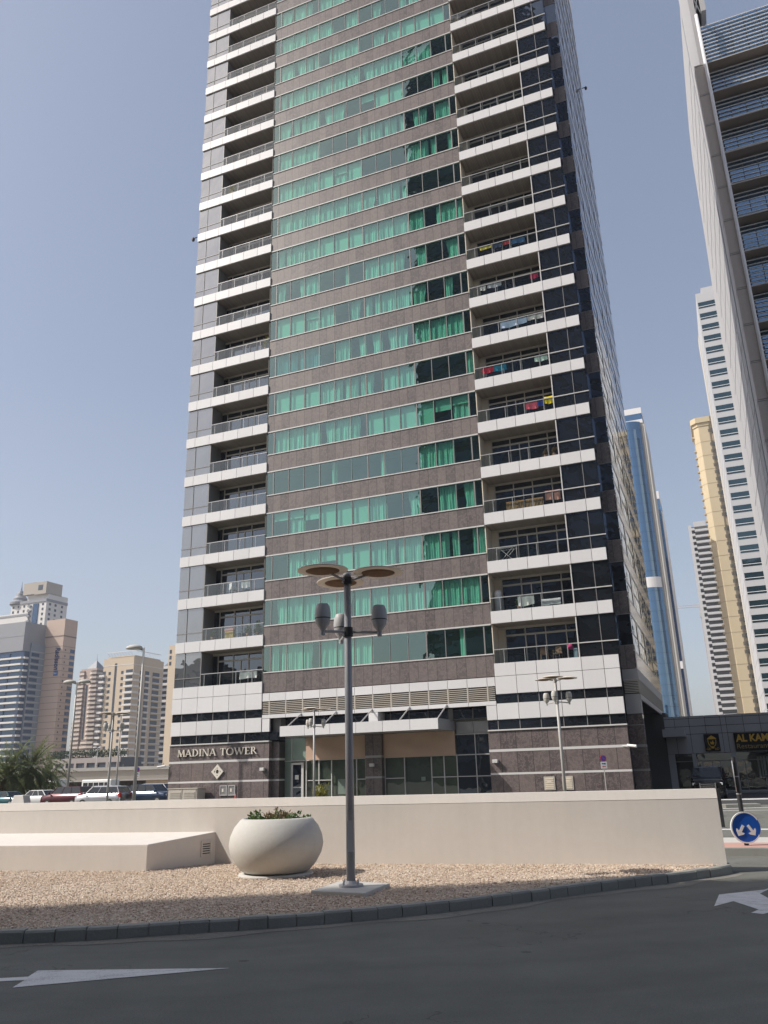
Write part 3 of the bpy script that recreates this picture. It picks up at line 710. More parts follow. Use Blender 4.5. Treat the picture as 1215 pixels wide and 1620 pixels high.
    cs.build('corner_panel', [M['stone'], M['dark_glass'], M['mull'], M['dark_glass']], tower)

# right-hand flank: stone spandrels, mirror glass, upright piers
M['stone_side'] = stone_mat('brown_granite_flank', rough=.07, grooves=False, base=(.075, .062, .062))
PIER = [.82, 4.6, 5.3, 10.1, 10.9, 15.6, 16.3, VD]
for n in range(NF):
    z = Z0 + FH * n
    sb = MB(); sb.mi = 0; sb.box(UE - .08, UE, .82, VD, z + .03, z + 1.10)
    sb.mi = 1; sb.box(UE - .06, UE + .007, .815, VD, z + 1.11, z + 1.16); sb.box(UE - .06, UE + .007, .815, VD, z + 2.26, z + 2.30); sb.box(UE - .06, UE + .007, .815, VD, z - .015, z + .025)
    for v in (4.6, 10.1, 15.6): sb.mi = 2; sb.box(UE - .05, UE + .012, v, v + .75, z + 1.18, z + 3.46)
    fl = sb.build('flank_spandrel', [M['stone_side'], M['trim'], M['stone_side']], tower)
    for a, b in ((.84, 4.58), (5.37, 10.08), (10.87, 15.58), (16.37, VD - .02)):
        gp = MB(); k_ = max(1, round((b - a) / 1.25))
        for i in range(k_):
            x0_, x1_ = a + (b - a) * i / k_, a + (b - a) * (i + 1) / k_
            for za, zb_ in ((z + 1.175, z + 2.255), (z + 2.315, z + 3.475)):
                o = [cr.uniform(-.0012, .0012) for _ in range(4)]
                gp.quad((UE - .02 + o[0], x0_ + .02, za), (UE - .02 + o[1], x1_ - .02, za), (UE - .02 + o[2], x1_ - .02, zb_), (UE - .02 + o[3], x0_ + .02, zb_))
        gp.build('flank_window', M['side_glass'], tower)

# --- lower storeys of the tower
def grid_front(mb, joints, rows):
    for z0_, z1_ in rows: panels(mb, joints, -.10, .03, z0_, z1_)
for J in (LJ, RJ):
    q = MB(); q.mi = 0; grid_front(q, J, [(6.52, 7.67), (4.90, 5.93)]); q.mi = 1; q.box(J[0] + .03, J[-1] - .03, .031, .4, 4.32, 7.66)
    q.build('white_cladding', [M['panel'], M['dark_gap']], tower)
for z0_, z1_ in ((6.95, 7.66), (4.9, 6.1)): q = MB(); q.box(UC, UE, .82, 1.5, z0_, z1_); q.build('corner_cladding', M['panel_grey'], tower)
for J, side_ in ((LJ, 0), (RJ, 1)):
    for z0_, z1_ in ((5.95, 6.50), (4.30, 4.86)):
        jj = list(J)
        if z0_ < 5: jj = (jj[:-1] + [-17.02]) if side_ == 0 else ([-.68] + jj[0:])
        q = MB()
        for a, b in zip(jj[:-1], jj[1:]):
            o = [cr.uniform(-.006, .006) for _ in range(4)]
            q.quad((a + .025, .0 + o[0], z0_), (b - .025, .0 + o[1], z0_), (b - .025, .0 + o[2], z1_), (a + .025, .0 + o[3], z1_))
        so = q.build('slot_window', M['dark_glass'], tower)
        q = MB()
        q.box(jj[0], jj[-1], -.11, -.004, z1_ + .003, z1_ + .06) if False else None
        for a in jj[1:-1]: q.box(a - .022, a + .022, -.02, .03, z0_, z1_)
        q.build('mullion', M['mull'], so)
q = MB(); q.box(UL - .02, -17.0, -.14, .35, 4.20, 4.285); q.box(-.68, UC + .03, -.14, .35, 4.20, 4.285); q.box(UL, UA, -.13, .03, 5.934, 5.949) if False else None
q.build('string_course', M['trim'], tower)
for a, b in ((UL, -17.0), (-.68, UC)):
    q = MB(); q.mi = 0
    q.box(a, b, -.06, .38, 3.06, 4.198); q.box(a, b, -.06, .38, 1.62, 2.90); q.box(a, b, -.06, .38, GND, 1.49)
    q.mi = 1; q.box(a - .004, b + .004, -.07, .384, 2.902, 3.058); q.box(a - .004, b + .004, -.07, .384, 1.492, 1.618)
    q.build('stone_base', [M['stone_base'], M['trim']], tower)
q = MB(); q.mi = 0
for z0_, z1_ in ((3.06, 4.19), (1.62, 2.90), (GND, 1.49)): q.box(-17.0 + .002, -16.4, .38, 1.5, z0_, z1_)
q.mi = 1; q.box(-17.0, -16.39, .385, 1.5, 2.902, 3.058); q.box(-17.0, -16.39, .385, 1.5, 1.492, 1.618)
q.mi = 2; q.box(-17.0, -16.4, .03, 1.5, 4.30, 4.86); q.mi = 3; q.box(-17.0, -16.4, .5, 1.5, 4.87, 5.85)
q.build('entrance_return', [M['stone_base'], M['trim'], M['dark_glass'], M['mull']], tower)
q = MB(); q.mi = 0
for z0_, z1_ in ((3.06, 4.85), (1.62, 2.90), (GND, 1.49)): q.box(UC + .002, UE, .80, 1.5, z0_, z1_)
q.mi = 1; q.box(UC + .001, UE + .004, .795, 1.5, 2.902, 3.058); q.box(UC + .001, UE + .004, .795, 1.5, 1.492, 1.618); q.box(UC + .001, UE + .004, .795, 1.5, 4.2, 4.24)
q.build('corner_base', [M['stone_side'], M['mull']], tower)
# middle: panels, louvres, lintel
PJ = [UA, -17.06] + [-17.06 + 1.377 * i for i in range(1, 13)] + [UB]
q = MB(); panels(q, PJ, -.06, .1, 7.06, 7.66); panels(q, [UA, -15.7, -13.0, -10.2, -7.45, -4.7, -1.9, UB], -.06, .1, 5.84, 6.12)
panels(q, [UA, -17.0], -.06, .1, 4.90, 5.83); panels(q, [-.70, UB], -.06, .1, 4.90, 5.83); q.box(-9.13, -8.44, -.06, 1.2, 4.97, 5.828)
q.build('middle_cladding', M['panel'], tower)
lv = MB(); lv.mi = 0; lv.box(UA, UB, .16, .3, 6.1, 7.1); lv.mi = 1
for a, b in zip(PJ[:-1], PJ[1:]):
    for i in range(7):
        z = 6.205 + i * .125; lv.add([(a + .05, -.05, z - .03), (b - .05, -.05, z - .03), (b - .05, .03, z - .02), (a + .05, .03, z - .02), (a + .05, -.05, z + .022), (b - .05, -.05, z + .022), (b - .05, .03, z + .03), (a + .05, .03, z + .03)],
            [(0, 3, 2, 1), (4, 5, 6, 7), (0, 1, 5, 4), (1, 2, 6, 5), (2, 3, 7, 6), (3, 0, 4, 7)])
for u in PJ[1:-1]: lv.box(u - .045, u + .045, -.055, .1, 6.125, 7.055)
lv.build('louvre_band', [M['dark_gap'], M['louver']], tower)
q = MB(); q.mi = 0
for i in range(9): z = 6.18 + i * .1; q.box(UC + .04, UE - .02, .80, .86, z, z + .05)
for i in range(9): z = 6.18 + i * .1; q.box(UE - .05, UE + .02, .83, VD, z, z + .055)
q.mi = 1; q.box(UC, UE - .052, .9, 1.5, 6.1, 6.95)
q.build('side_louvres', [M['louver'], M['dark_gap']], tower)
q = MB(); q.box(UE - .05, UE + .03, .815, VD, 7.0, 7.64); q.box(UE - .05, UE + .04, .815, VD, 5.75, 6.1); q.build('flank_fascia', M['panel_grey'], tower)
q = MB(); q.box(5.62, 5.7, 2.22, VD, GND, 5.74); q.build('flank_recess', M['black'], tower)  # darkness of the enclosed recess put into a black wall colour
# entrance wall
VE = 1.2
q = MB(); q.mi = 0
q.box(-16.39, -.7, VE + .05, 1.38, 5.12, 5.83)      # dark glass clerestory backing
q.build('clerestory', [M['dark_glass']], tower)
q = MB()
for u in (-15.9, -13.2, -11.5, -9.6, -8.0, -6.6, -5.2, -3.42, -2.0): q.box(u - .03, u + .03, VE - .02, VE + .04, 5.12, 5.83)
q.box(-3.75, -3.4, VE - .03, VE + .045, 5.12, 5.83); q.box(-16.38, -.71, VE - .015, VE + .035, 5.121, 5.16); q.build('clerestory_frame', M['mull'], tower)
q = MB(); panels(q, [-3.2, -2.0, -.70], VE - .1, VE + .2, 4.2, 4.96); panels(q, [-16.38, -14.7, -3.25], VE - .04, VE + .2, 4.42, 5.08); q.build('entrance_spandrel', M['panel_grey'], tower)  # pale panels given a grey that holds the recess shade
q = MB(); q.quad((-16.39, VE, 2.86), (-14.62, VE, 2.86), (-14.62, VE, 4.40), (-16.39, VE, 4.40)); q.quad((-16.39, VE, GND), (-15.86, VE, GND), (-15.86, VE, 2.80), (-16.39, VE, 2.80)); eg = q.build('entrance_fanlight', M['pale_green_glass'], tower)
q = MB(); q.box(-15.83, -15.78, VE - .05, VE + .05, 2.861, 4.41); q.box(-16.38, -9.8, VE - .05, VE + .05, 2.80, 2.858); q.box(-8.55, -.7, VE - .05, VE + .05, 2.80, 2.858); q.box(-3.3, -.7, VE - .05, VE + .05, 4.12, 4.19)
for u in (-14.62, -13.6, -12.6, -10.65, -9.95): q.box(u - .035, u + .035, VE - .05, VE + .05, GND, 2.799)
for u in (-8.5, -7.05, -5.1, -4.2, -3.28): q.box(u - .03, u + .03, VE - .05, VE + .05, GND, 2.799)
for a, b in ((-14.5, -12.64), (-10.6, -9.8), (-8.47, -7.09), (-5.06, -3.32), (-3.24, -.7)): q.box(a, b, VE - .045, VE + .045, 1.43, 1.485)
q.box(-1.98, -1.92, VE - .05, VE + .05, GND, 1.429); q.box(-1.98, -1.92, VE - .05, VE + .05, 1.486, 2.799); q.box(-1.98, -1.92, VE - .05, VE + .05, 2.86, 4.119)
q.build('entrance_frame', M['trim'], tower)
q = MB()
for a, b in ((-14.58, -9.8), (-8.53, -3.3)): q.quad((a, VE, GND), (b, VE, GND), (b, VE, 2.80), (a, VE, 2.80))
q.build('entrance_glass', M['shop_glass'], tower)
q = MB(); q.quad((-3.25, VE + .01, GND), (-.7, VE - .02, GND), (-.7, VE - .02, 4.12), (-3.25, VE + .01, 4.12)); q.build('dark_shop_window', M['dark_glass'], tower)
q = MB(); q.mi = 0; q.box(-16.39, -.7, 1.385, 1.398, GND, 5.8); q.mi = 1
q.box(-14.2, -12.7, 1.30, 1.384, GND, 2.75); q.box(-7.0, -5.2, 1.30, 1.384, GND, 2.72); q.mi = 2; q.box(-12.2, -11.5, 1.36, 1.383, .5, 1.5); q.box(-5.9, -5.6, 1.25, 1.299, 1.25, 1.5)
q.build('lobby', [paint('lobby_wall', (.30, .29, .22), .6, var=.25, sc=.6), paint('lobby_panel', (.17, .18, .14), .5, var=.2), M['white_sign']], tower)
# open white door
q = MB(); dz0, dz1 = GND + .02, 2.70
for a, b, z0_, z1_ in ((-15.82, -15.66, dz0, dz1), (-14.98, -14.80, dz0, dz1)): q.box(a, b, VE - .12, VE - .055, z0_, z1_)
q.box(-15.659, -14.981, VE - .12, VE - .055, 2.56, dz1); q.box(-15.659, -14.981, VE - .115, VE - .06, .98, 1.05); q.box(-15.659, -14.981, VE - .12, VE - .055, dz0, .12)
ed = q.build('entrance_door', M['trim'], tower)
q = MB(); q.box(-15.658, -14.982, VE - .09, VE - .08, .121, 2.559); q.build('door_pane', M['dark_glass'], ed)
q = MB(); q.box(-15.5, -15.2, VE - .10, VE - .092, 1.55, 1.85); q.build('paper_notice', M['white_sign'], ed)
# stone pillar in the entrance
q = MB(); q.mi = 0
for z0_, z1_ in ((3.0, 4.40), (1.62, 2.84), (GND, 1.49)): q.box(-9.79, -8.56, .72, VE + .1, z0_, z1_)
q.mi = 1; q.box(-9.795, -8.555, .715, VE + .1, 2.842, 2.998); q.box(-9.795, -8.555, .715, VE + .1, 1.492, 1.618)
q.build('entrance_pillar', [M['stone_base'], M['panel_grey']], tower)
# canopy with rods
q = MB(); q.mi = 1; q.box(-14.8, -3.3, -2.36, VE - .12, 4.42, 5.02); q.mi = 0; panels(q, [-14.82] + [-14.82 + 1.92 * i for i in range(1, 6)] + [-3.28], -2.42, -2.37, 4.38, 5.08, .014)
q.mi = 2; q.box(-3.299, -3.27, -2.36, VE - .12, 4.39, 5.07); q.box(-14.83, -14.801, -2.36, VE - .12, 4.39, 5.07); q.box(-14.8, -3.3, -2.36, VE - .12, 5.021, 5.06)  # grey ends carry the canopy's shaded side in their colour
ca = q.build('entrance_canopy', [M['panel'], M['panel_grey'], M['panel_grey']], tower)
for u in (-14.41, -11.63, -8.86, -6.08, -3.42):
    q = MB(); q.tube((u, -.07, 6.02), (u, -2.05, 5.06), .045, n=10); q.add([(u - .1, -.12, 5.9), (u + .1, -.12, 5.9), (u, -.12, 6.10), (u - .1, -.08, 5.9), (u + .1, -.08, 5.9), (u, -.08, 6.10)], [(0, 1, 2), (5, 4, 3), (0, 3, 4, 1), (1, 4, 5, 2), (2, 5, 3, 0)])
    q.build('tie_rod', M['rail'], ca)

# ------------------------------------------------------------------ things fixed to the tower front
def on_tower(o): o.matrix_world = Matrix.Translation((TX, TY, 0)) @ Matrix.Rotation(TYAW, 4, 'Z'); return o
def T_at(o, u, v, z): o.location = TW(u, v, z); o.rotation_euler = (0, 0, TYAW); return o
def ban(name, u0, u1, z0, z1, label):
    mb = MB(); n, m_ = 48, 16; vv = []; r = random.Random(int(u0 * -10))
    for j in range(m_ + 1):
        for i in range(n + 1):
            s, t_ = i / n, j / m_; sag = .10 * math.sin(s * 9 + 5 * t_) * math.sin(math.pi * t_) + .07 * math.sin(s * 21 - 7 * t_) * t_ * math.sin(math.pi * s)
            vv.append((u0 + (u1 - u0) * s, -.02 + .55 * sag * math.sin(math.pi * s), z0 + (z1 - z0) * t_ - .03 * math.sin(math.pi * s) * (1 - t_)))
    w_ = n + 1; mb.add(vv, [(j * w_ + i, j * w_ + i + 1, (j + 1) * w_ + i + 1, (j + 1) * w_ + i) for j in range(m_) for i in range(n)])
    o = mb.build(name, M['banner'], smooth=True); tag(o, label, 'banner', 'cloth banners over the entrance'); T_at(o, 0, VE - .16, 0); return o
ban('cloth_banner', -14.58, -9.82, 2.86, 4.40, 'smooth peach cloth banner over the entrance, half of it in sunlight')
ban('cloth_banner', -8.52, -3.3, 2.84, 4.40, 'creased peach cloth banner hanging over the glass entrance, right of the stone pillar')

# serif letters, unit height, drawn with thick and thin strokes
def bar(mb, x0, z0, x1, z1, w0, d0, d1):
    """slanted stroke of horizontal width w0"""
    mb.extr([(x0, z0), (x0 + w0, z0), (x1 + w0, z1), (x1, z1)], d0, d1)
def serif(mb, xc, z, w, d0, d1): mb.extr([(xc - w / 2, z), (xc + w / 2, z), (xc + w / 2, z + .05), (xc - w / 2, z + .05)], d0 - .002, d1 + .002)
def arc(mb, cx, cz, rx, rz, a0, a1, tk, tn, d0, d1, n=20):
    P = []
    for i in range(n + 1):
        a = a0 + (a1 - a0) * i / n; P.append((cx + rx * math.cos(a), cz + rz * math.sin(a)))
    Q = []
    for i in range(n + 1):
        a = a0 + (a1 - a0) * i / n; Q.append((cx + (rx - tk) * math.cos(a), cz + (rz - tn) * math.sin(a)))
    for i in range(n): mb.extr([P[i], P[i + 1], Q[i + 1], Q[i]], d0, d1)
def glyph(mb, ch, x, d0, d1):
    T, t = .135, .06
    b = MB()
    if ch == 'M':
        w = 1.0; bar(b, .10, 0, .17, 1, t, d0, d1); bar(b, .46, 0, .15, 1, T, d0, d1); bar(b, .46, 0, .78, 1, t, d0 - .001, d1 + .001); bar(b, .83, 0, .76, 1, T, d0, d1); serif(b, .13, 0, .24, d0, d1); serif(b, .90, 0, .28, d0, d1); serif(b, .17, .95, .2, d0, d1); serif(b, .84, .95, .2, d0, d1)
    elif ch == 'A':
        w = .86; bar(b, .06, 0, .40, 1, t, d0, d1); bar(b, .68, 0, .36, 1, T, d0 - .001, d1 + .001); b.box(.2, .66, d0 - .003, d1 + .003, .30, .36); serif(b, .09, 0, .22, d0, d1); serif(b, .76, 0, .26, d0, d1)
    elif ch == 'D':
        w = .86; b.box(.12, .12 + T, d0, d1, 0, 1); arc(b, .30, .5, .50, .5, -1.5708, 1.5708, T, t, d0 - .001, d1 + .001); b.box(.02, .31, d0 - .003, d1 + .003, 0, t); b.box(.02, .31, d0 - .003, d1 + .003, 1 - t, 1)
    elif ch == 'I':
        w = .38; b.box(.12, .12 + T, d0, d1, 0, 1); serif(b, .19, 0, .32, d0, d1); serif(b, .19, .95, .32, d0, d1)
    elif ch == 'N':
        w = .92; b.box(.12, .12 + t, d0, d1, 0, 1); bar(b, .66, 0, .10, 1, T, d0 - .001, d1 + .001); b.box(.76, .76 + t, d0, d1, 0, 1); serif(b, .15, 0, .24, d0, d1); serif(b, .13, .95, .2, d0, d1); serif(b, .79, .95, .24, d0, d1)
    elif ch == 'T':
        w = .74; b.box(.31, .31 + T, d0, d1, 0, 1); b.box(.03, .72, d0 - .003, d1 + .003, 1 - t, 1); serif(b, .375, 0, .32, d0, d1); b.box(.03, .075, d0, d1, .80, .96); b.box(.675, .72, d0, d1, .80, .96)
    elif ch == 'O':
        w = .98; arc(b, .49, .5, .45, .52, 0, 6.2832, T, t, d0, d1, 36)
    elif ch == 'W':
        w = 1.26; bar(b, .30, 0, .04, 1, T, d0, d1); bar(b, .36, 0, .62, 1, t, d0 - .001, d1 + .001); bar(b, .80, 0, .52, 1, T, d0 - .002, d1 + .002); bar(b, .86, 0, 1.10, 1, t, d0 - .001, d1 + .001); serif(b, .11, .95, .26, d0, d1); serif(b, .6, .95, .28, d0, d1); serif(b, 1.13, .95, .24, d0, d1)
    elif ch == 'E':
        w = .68; b.box(.12, .12 + T, d0, d1, 0, 1); b.box(.03, .62, d0 - .003, d1 + .003, 0, t); b.box(.03, .60, d0 - .003, d1 + .003, 1 - t, 1); b.box(.2, .50, d0 - .002, d1 + .002, .48, .54); b.box(.575, .62, d0, d1, .03, .2); b.box(.555, .60, d0, d1, .82, .97)
    elif ch == 'R':
        w = .82; b.box(.12, .12 + T, d0, d1, 0, 1); arc(b, .32, .735, .27, .265, -1.5708, 1.5708, T, t, d0 - .001, d1 + .001); b.box(.03, .33, d0 - .003, d1 + .003, 1 - t, 1); b.box(.2, .33, d0 - .003, d1 + .003, .47, .53); bar(b, .66, 0, .33, .5, T, d0 - .002, d1 + .002); serif(b, .19, 0, .32, d0, d1); serif(b, .76, 0, .16, d0, d1)
    else: w = .42
    return w, b
def serif_text(txt, width, height, depth):
    out = MB(); x = 0; parts = []
    for ch in txt:
        w, b = glyph(None, ch, 0, 0, 1); parts.append((x, b)); x += w + .02
    sx = width / x
    for x0, b in parts:
        out.add([((x0 + p.x) * sx, -depth * (1 - p.y), p.z * height) for p in b.v], b.f)
    return out
sg = serif_text('MADINA TOWER', 6.95, .50, .10).build('wall_lettering', M['letters'])
tag(sg, 'raised cream serif letters of the tower name on the brown stone base', 'sign'); T_at(sg, -24.87, -.085, 3.39)
dm = thing('diamond_emblem', 'small cream diamond emblem with a round eye on the stone base under the tower name', 'emblem'); T_at(dm, -21.27, -.06, 2.25)
q = MB()
def diamond_ring(mb, ro, ri, zc, d0, d1):
    O_ = [(ro, 0), (0, ro), (-ro, 0), (0, -ro)]; I_ = [(ri, 0), (0, ri), (-ri, 0), (0, -ri)]
    for i in range(4): j = (i + 1) % 4; mb.extr([(O_[i][0], O_[i][1] + zc), (O_[j][0], O_[j][1] + zc), (I_[j][0], I_[j][1] + zc), (I_[i][0], I_[i][1] + zc)], d0, d1)
diamond_ring(q, .52, .30, 0, -.10, 0); q.build('outer_frame', M['letters'], dm)
q = MB(); arc(q, 0, 0, .21, .23, 0, 6.2832, .085, .085, -.09, -.01, 24); q.build('eye_ring', M['letters'], dm)
def spot(u, v, z, label):
    t = thing('wall_light', label, 'wall light', group='box lights on the stone base'); T_at(t, u, v, z)
    q = MB(); q.box(-.17, .17, -.30, -.02, -.09, .12); q.build('housing', M['trim'], t, bevel=.015)
    q = MB(); q.box(-.08, .08, -.02, .0, -.12, .14); q.build('bracket', M['mull'], t)
    q = MB(); q.box(-.13, .13, -.27, -.05, -.095, -.091); q.build('lens', M['white_sign'], t)
spot(-17.42, -.06, 2.30, 'pale box light on the stone base just left of the entrance')
spot(-.28, -.06, 2.32, 'pale box light on the stone base right of the dark shop windows')
spot(-9.2, .71, 2.35, 'pale box light on the stone pillar between the peach banners')
t = thing('utility_cabinet', 'low pale metal cabinet with louvred doors against the stone base', 'cabinet'); T_at(t, -23.4, -1.3, GND)
q = MB(); q.box(-1.25, 1.25, 0, 1.0, 0, 1.36); q.box(-1.30, 1.30, -.05, 1.05, 1.361, 1.42); q.build('cabinet_body', M['louver'], t)
for a in (-1.15, .05):
    q = MB(); q.box(a, a + 1.1, -.03, -.001, .1, 1.3)
    for i in range(9): q.box(a + .08, a + 1.02, -.055, -.031, .2 + i * .11, .26 + i * .11)
    q.build('louvred_door', M['louver'], t)
def gaugebox(u, z, label, grp):
    t = thing('wall_hatch', label, 'hatch', group=grp); T_at(t, u, -.06, z)
    q = MB(); q.box(-.31, .31, -.07, 0, -.36, -.28); q.box(-.31, .31, -.07, 0, .28, .36); q.box(-.31, -.24, -.07, 0, -.279, .279); q.box(.24, .31, -.07, 0, -.279, .279); q.build('hatch_frame', M['rail'], t)
    q = MB(); q.box(-.239, .239, -.04, -.005, -.279, .279); q.build('hatch_door', M['mull'], t)
    q = MB(); q.box(-.12, .02, -.06, -.041, -.1, .12); q.build('gauge', M['letters'], t)
gaugebox(-20.72, .93, 'left one of two square metal hatches low on the stone base beside the cabinet', 'square metal hatches by the cabinet')
gaugebox(-20.02, .93, 'right one of two square metal hatches low on the stone base beside the cabinet', 'square metal hatches by the cabinet')
def ventbox(u, z, label):
    t = thing('wall_vent', label, 'vent', group='beige vents low on the stone base'); T_at(t, u, -.06, z)
    q = MB(); q.box(-.34, .34, -.05, 0, -.4, .4); q.build('vent_frame', M['louver'], t)
    q = MB()
    for i in range(6): q.box(-.26, .26, -.07, -.051, -.32 + i * .11, -.26 + i * .11)
    q.box(-.14, .14, -.08, -.071, .08, .18); q.build('vent_slats', M['beige'], t)
ventbox(3.05, .92, 'beige vent low on the stone base left of the pale lamp post'); ventbox(4.18, .92, 'beige vent low on the stone base right of the pale lamp post')
t = thing('traffic_cone', 'small orange-red cone standing at the foot of the stone base', 'cone'); T_at(t, -18.98, -1.2, GND)
q = MB(); q.lathe([(.0, .04), (.15, .04), (.03, .95), (0, .96)], 16); q.build('cone_body', paint('cone_red', (.62, .05, .03), .5), t, smooth=True); q = MB(); q.box(-.2, .2, -.2, .2, 0, .04); q.build('foot', M['dark_metal'], t)
def cctv(u, v, z, label, side=1):
    t = thing('security_camera', label, 'camera', group='security cameras on the tower'); T_at(t, u, v, z)
    q = MB(); q.tube((0, 0, 0), (.45 * side, -.25, -.03), .025, n=8); q.build('arm', M['trim'], t)
    q = MB(); q.tube((.30 * side, -.20, .02), (.85 * side, -.42, -.06), .085, n=12); q.build('camera_body', M['white_sign'], t)
cctv(7.7, -.07, 2.98, 'white bullet camera on the right corner of the stone base'); cctv(UL + .1, -.07, 2.75, 'white bullet camera on the left corner of the stone base', -1)
for (u, v, z, s_, lb) in ((UL - .05, -.1, 50.2, -1, 'small dark camera sticking out of the left edge high up'), (UE + .05, VD - .6, 73.3, 1, 'small dark camera sticking out of the far right edge high up')):
    t = thing('edge_camera', lb, 'camera', group='dark cameras high on the tower edges'); T_at(t, u, v, z)
    q = MB(); q.tube((0, 0, 0), (.4 * s_, 0, 0), .05, n=8); q.build('arm', M['dark_metal'], t)
    q = MB(); q.lathe([(0, -.35), (.12, -.28), (.15, -.1), (.10, .05), (0, .08)], 12, (.42 * s_, 0, 0)); q.build('dome', M['dark_metal'], t)

# ------------------------------------------------------------------ things on the balconies
def zfloor(n): return Z0 + FH * n + .852
COL = {}
def cmat(c):
    if c not in COL: COL[c] = cloth('cloth_%d' % len(COL), c, tuple(x * .7 for x in c), 4)
    return COL[c]
lr = random.Random(5)
def hung(name, u, n, w, h, col, label, v=.05, top=None):
    """cloth folded over a rail: a front and a back fall"""
    z1 = zfloor(n) + .95 if top is None else top
    mb = MB(); k_ = 14; rows = 6; ph = lr.uniform(0, 6); vv = []
    prof = [(-.045, 1 - i / rows) for i in range(rows, -1, -1)] + [(.06, 1 - i / rows * .8) for i in range(rows + 1)]
    for (dv, t_) in prof:
        for i in range(k_ + 1):
            s = i / k_; fall = (1 - t_)
            vv.append((-w / 2 + w * s, dv * (1 + .6 * fall * math.sin(s * 13 + ph)) + (.015 if t_ == 1 else 0), -h * fall * (1 + .06 * math.sin(s * 5 + ph)) - .02 * math.sin(math.pi * s)))
    w_ = k_ + 1; mb.add(vv, [(j * w_ + i, j * w_ + i + 1, (j + 1) * w_ + i + 1, (j + 1) * w_ + i) for j in range(len(prof) - 1) for i in range(k_)])
    o = mb.build(name, cmat(col), smooth=True); tag(o, label, 'laundry', 'laundry on the balconies'); T_at(o, u, v, z1); return o
hung('towel', 4.04, 5, 1.0, .62, (.72, .13, .18), 'pink towel hung on a balcony rail beside a yellow cloth')
hung('shirt', 4.72, 5, .55, .5, (.03, .06, .30), 'dark blue cloth hung between a pink and a yellow cloth')
hung('towel', 5.30, 5, .62, .55, (.80, .62, .03), 'bright yellow cloth hung over a balcony rail', top=zfloor(5) + 1.06)
hung('towel', 1.09, 6, .9, .55, (.62, .04, .08), 'red towel hung on a balcony rail beside a teal one')
hung('towel', 2.01, 6, .95, .58, (.02, .22, .34), 'teal towel hung on a balcony rail beside a red one')
hung('towel', 5.06, 6, .95, .48, (.55, .70, .62), 'pale green cloth alone at the far end of a balcony rail')
hung('bed_sheet', 3.3, 7, 2.0, .62, (.50, .60, .80), 'wide pale blue sheet spread along a balcony rail')
hung('bed_sheet', 4.95, 7, 1.2, .48, (.68, .64, .62), 'off white patterned cloth beside the pale blue sheet')
hung('towel', 5.15, 8, .6, .5, (.48, .03, .10), 'dark red cloth at the end of a balcony rail')
hung('towel', 1.16, 8, .5, .48, (.66, .62, .60), 'spotted whitish cloth at the near end of a rail, left of a grey one')
hung('shirt', 2.07, 8, 1.1, .42, (.45, .46, .50), 'light grey clothes in the middle of a balcony rail')
hung('towel', 1.61, 9, .9, .34, (.70, .58, .12), 'mustard yellow cloth hung low among dark clothes')
hung('shirt', 2.57, 9, .7, .5, (.06, .08, .14), 'navy blue clothes hung beside a mustard cloth')
hung('shirt', 3.25, 9, .45, .42, (.50, .05, .06), 'small red cloth among blue clothes on a high balcony')
hung('trousers', 4.19, 9, 1.1, .55, (.05, .12, .24), 'faded blue jeans hung at the end of a high balcony rail')
hung('blanket', 4.95, 3, 1.05, .7, (.48, .25, .21), 'pinkish brown blanket draped over a rail by the wooden benches', top=zfloor(3) + 1.0)
hung('bed_sheet', 2.5, 1, 1.1, .75, (.74, .74, .72), 'bundle of white washing with a plant beside it')
hung('bed_sheet', 4.1, 1, 1.3, .42, (.74, .74, .76), 'white washing spread low on a balcony', top=zfloor(1) + .55, v=.35)
hung('bed_sheet', -18.95, 0, 1.5, .62, (.76, .76, .74), 'white washing hung on the lowest left balcony')
hung('shirt', -19.4, 2, .8, .6, (.72, .72, .72), 'white clothes beside a white plastic chair')
def bench(u, n, label):
    t = thing('slatted_screen', label, 'screen', group='wooden slatted screens'); T_at(t, u, .22, zfloor(n))
    q = MB(); q.box(-.62, .62, 0, .04, .62, .68); q.box(-.62, .62, 0, .04, .06, .11); q.box(-.62, -.57, -.004, .044, 0, .68); q.box(.57, .62, -.004, .044, 0, .68); q.build('frame', paint('varnished_wood', (.42, .24, .09), .5, var=.2, sc=4), t)
    q = MB()
    for i in range(11): q.box(-.53 + i * .10, -.48 + i * .10, .008, .032, .111, .62)
    q.build('slats', M['wood'], t)
M['wood'] = paint('slat_wood', (.52, .33, .14), .5, var=.2, sc=4)
bench(2.25, 3, 'wooden slatted screen behind a balcony rail, left one of two'); bench(3.62, 3, 'wooden slatted screen behind a balcony rail, beside the pinkish blanket')
def chair(u, v, n, rz, m, label, grp):
    t = thing('balcony_chair', label, 'chair', group=grp); T_at(t, u, v, zfloor(n)); t.rotation_euler.z += rz
    q = MB(); q.box(-.24, .24, -.24, .24, .40, .44); q.build('seat', m, t)
    q = MB(); q.extr([(-.24, .45), (.24, .45), (.2, .92), (-.2, .92)], .20, .24); q.build('backrest', m, t)
    for a in (-.21, .21):
        for b in (-.21, .21): q = MB(); q.tube((a, b, .40), (a * 1.15, b * 1.15, 0), .022, n=6); q.build('leg', m, t)
        q = MB(); q.box(a - .03, a + .03, -.24, .2, .62, .65); q.tube((a, -.2, .44), (a, -.2, .62), .02, n=6); q.build('armrest', m, t)
M['brown_plastic'] = paint('brown_chair', (.20, .13, .08), .5); M['white_plastic'] = paint('white_chair', (.75, .75, .73), .45)
chair(3.26, .75, 0, .3, M['brown_plastic'], 'brown chair on the lowest right balcony, nearer the left', 'brown balcony chairs'); chair(4.15, .7, 0, -.2, M['brown_plastic'], 'brown chair on the lowest right balcony, beside the pink toy', 'brown balcony chairs')
chair(-20.84, .5, 2, 2.6, M['white_plastic'], 'white plastic chair on a left balcony two storeys above the lowest', 'white balcony chairs')
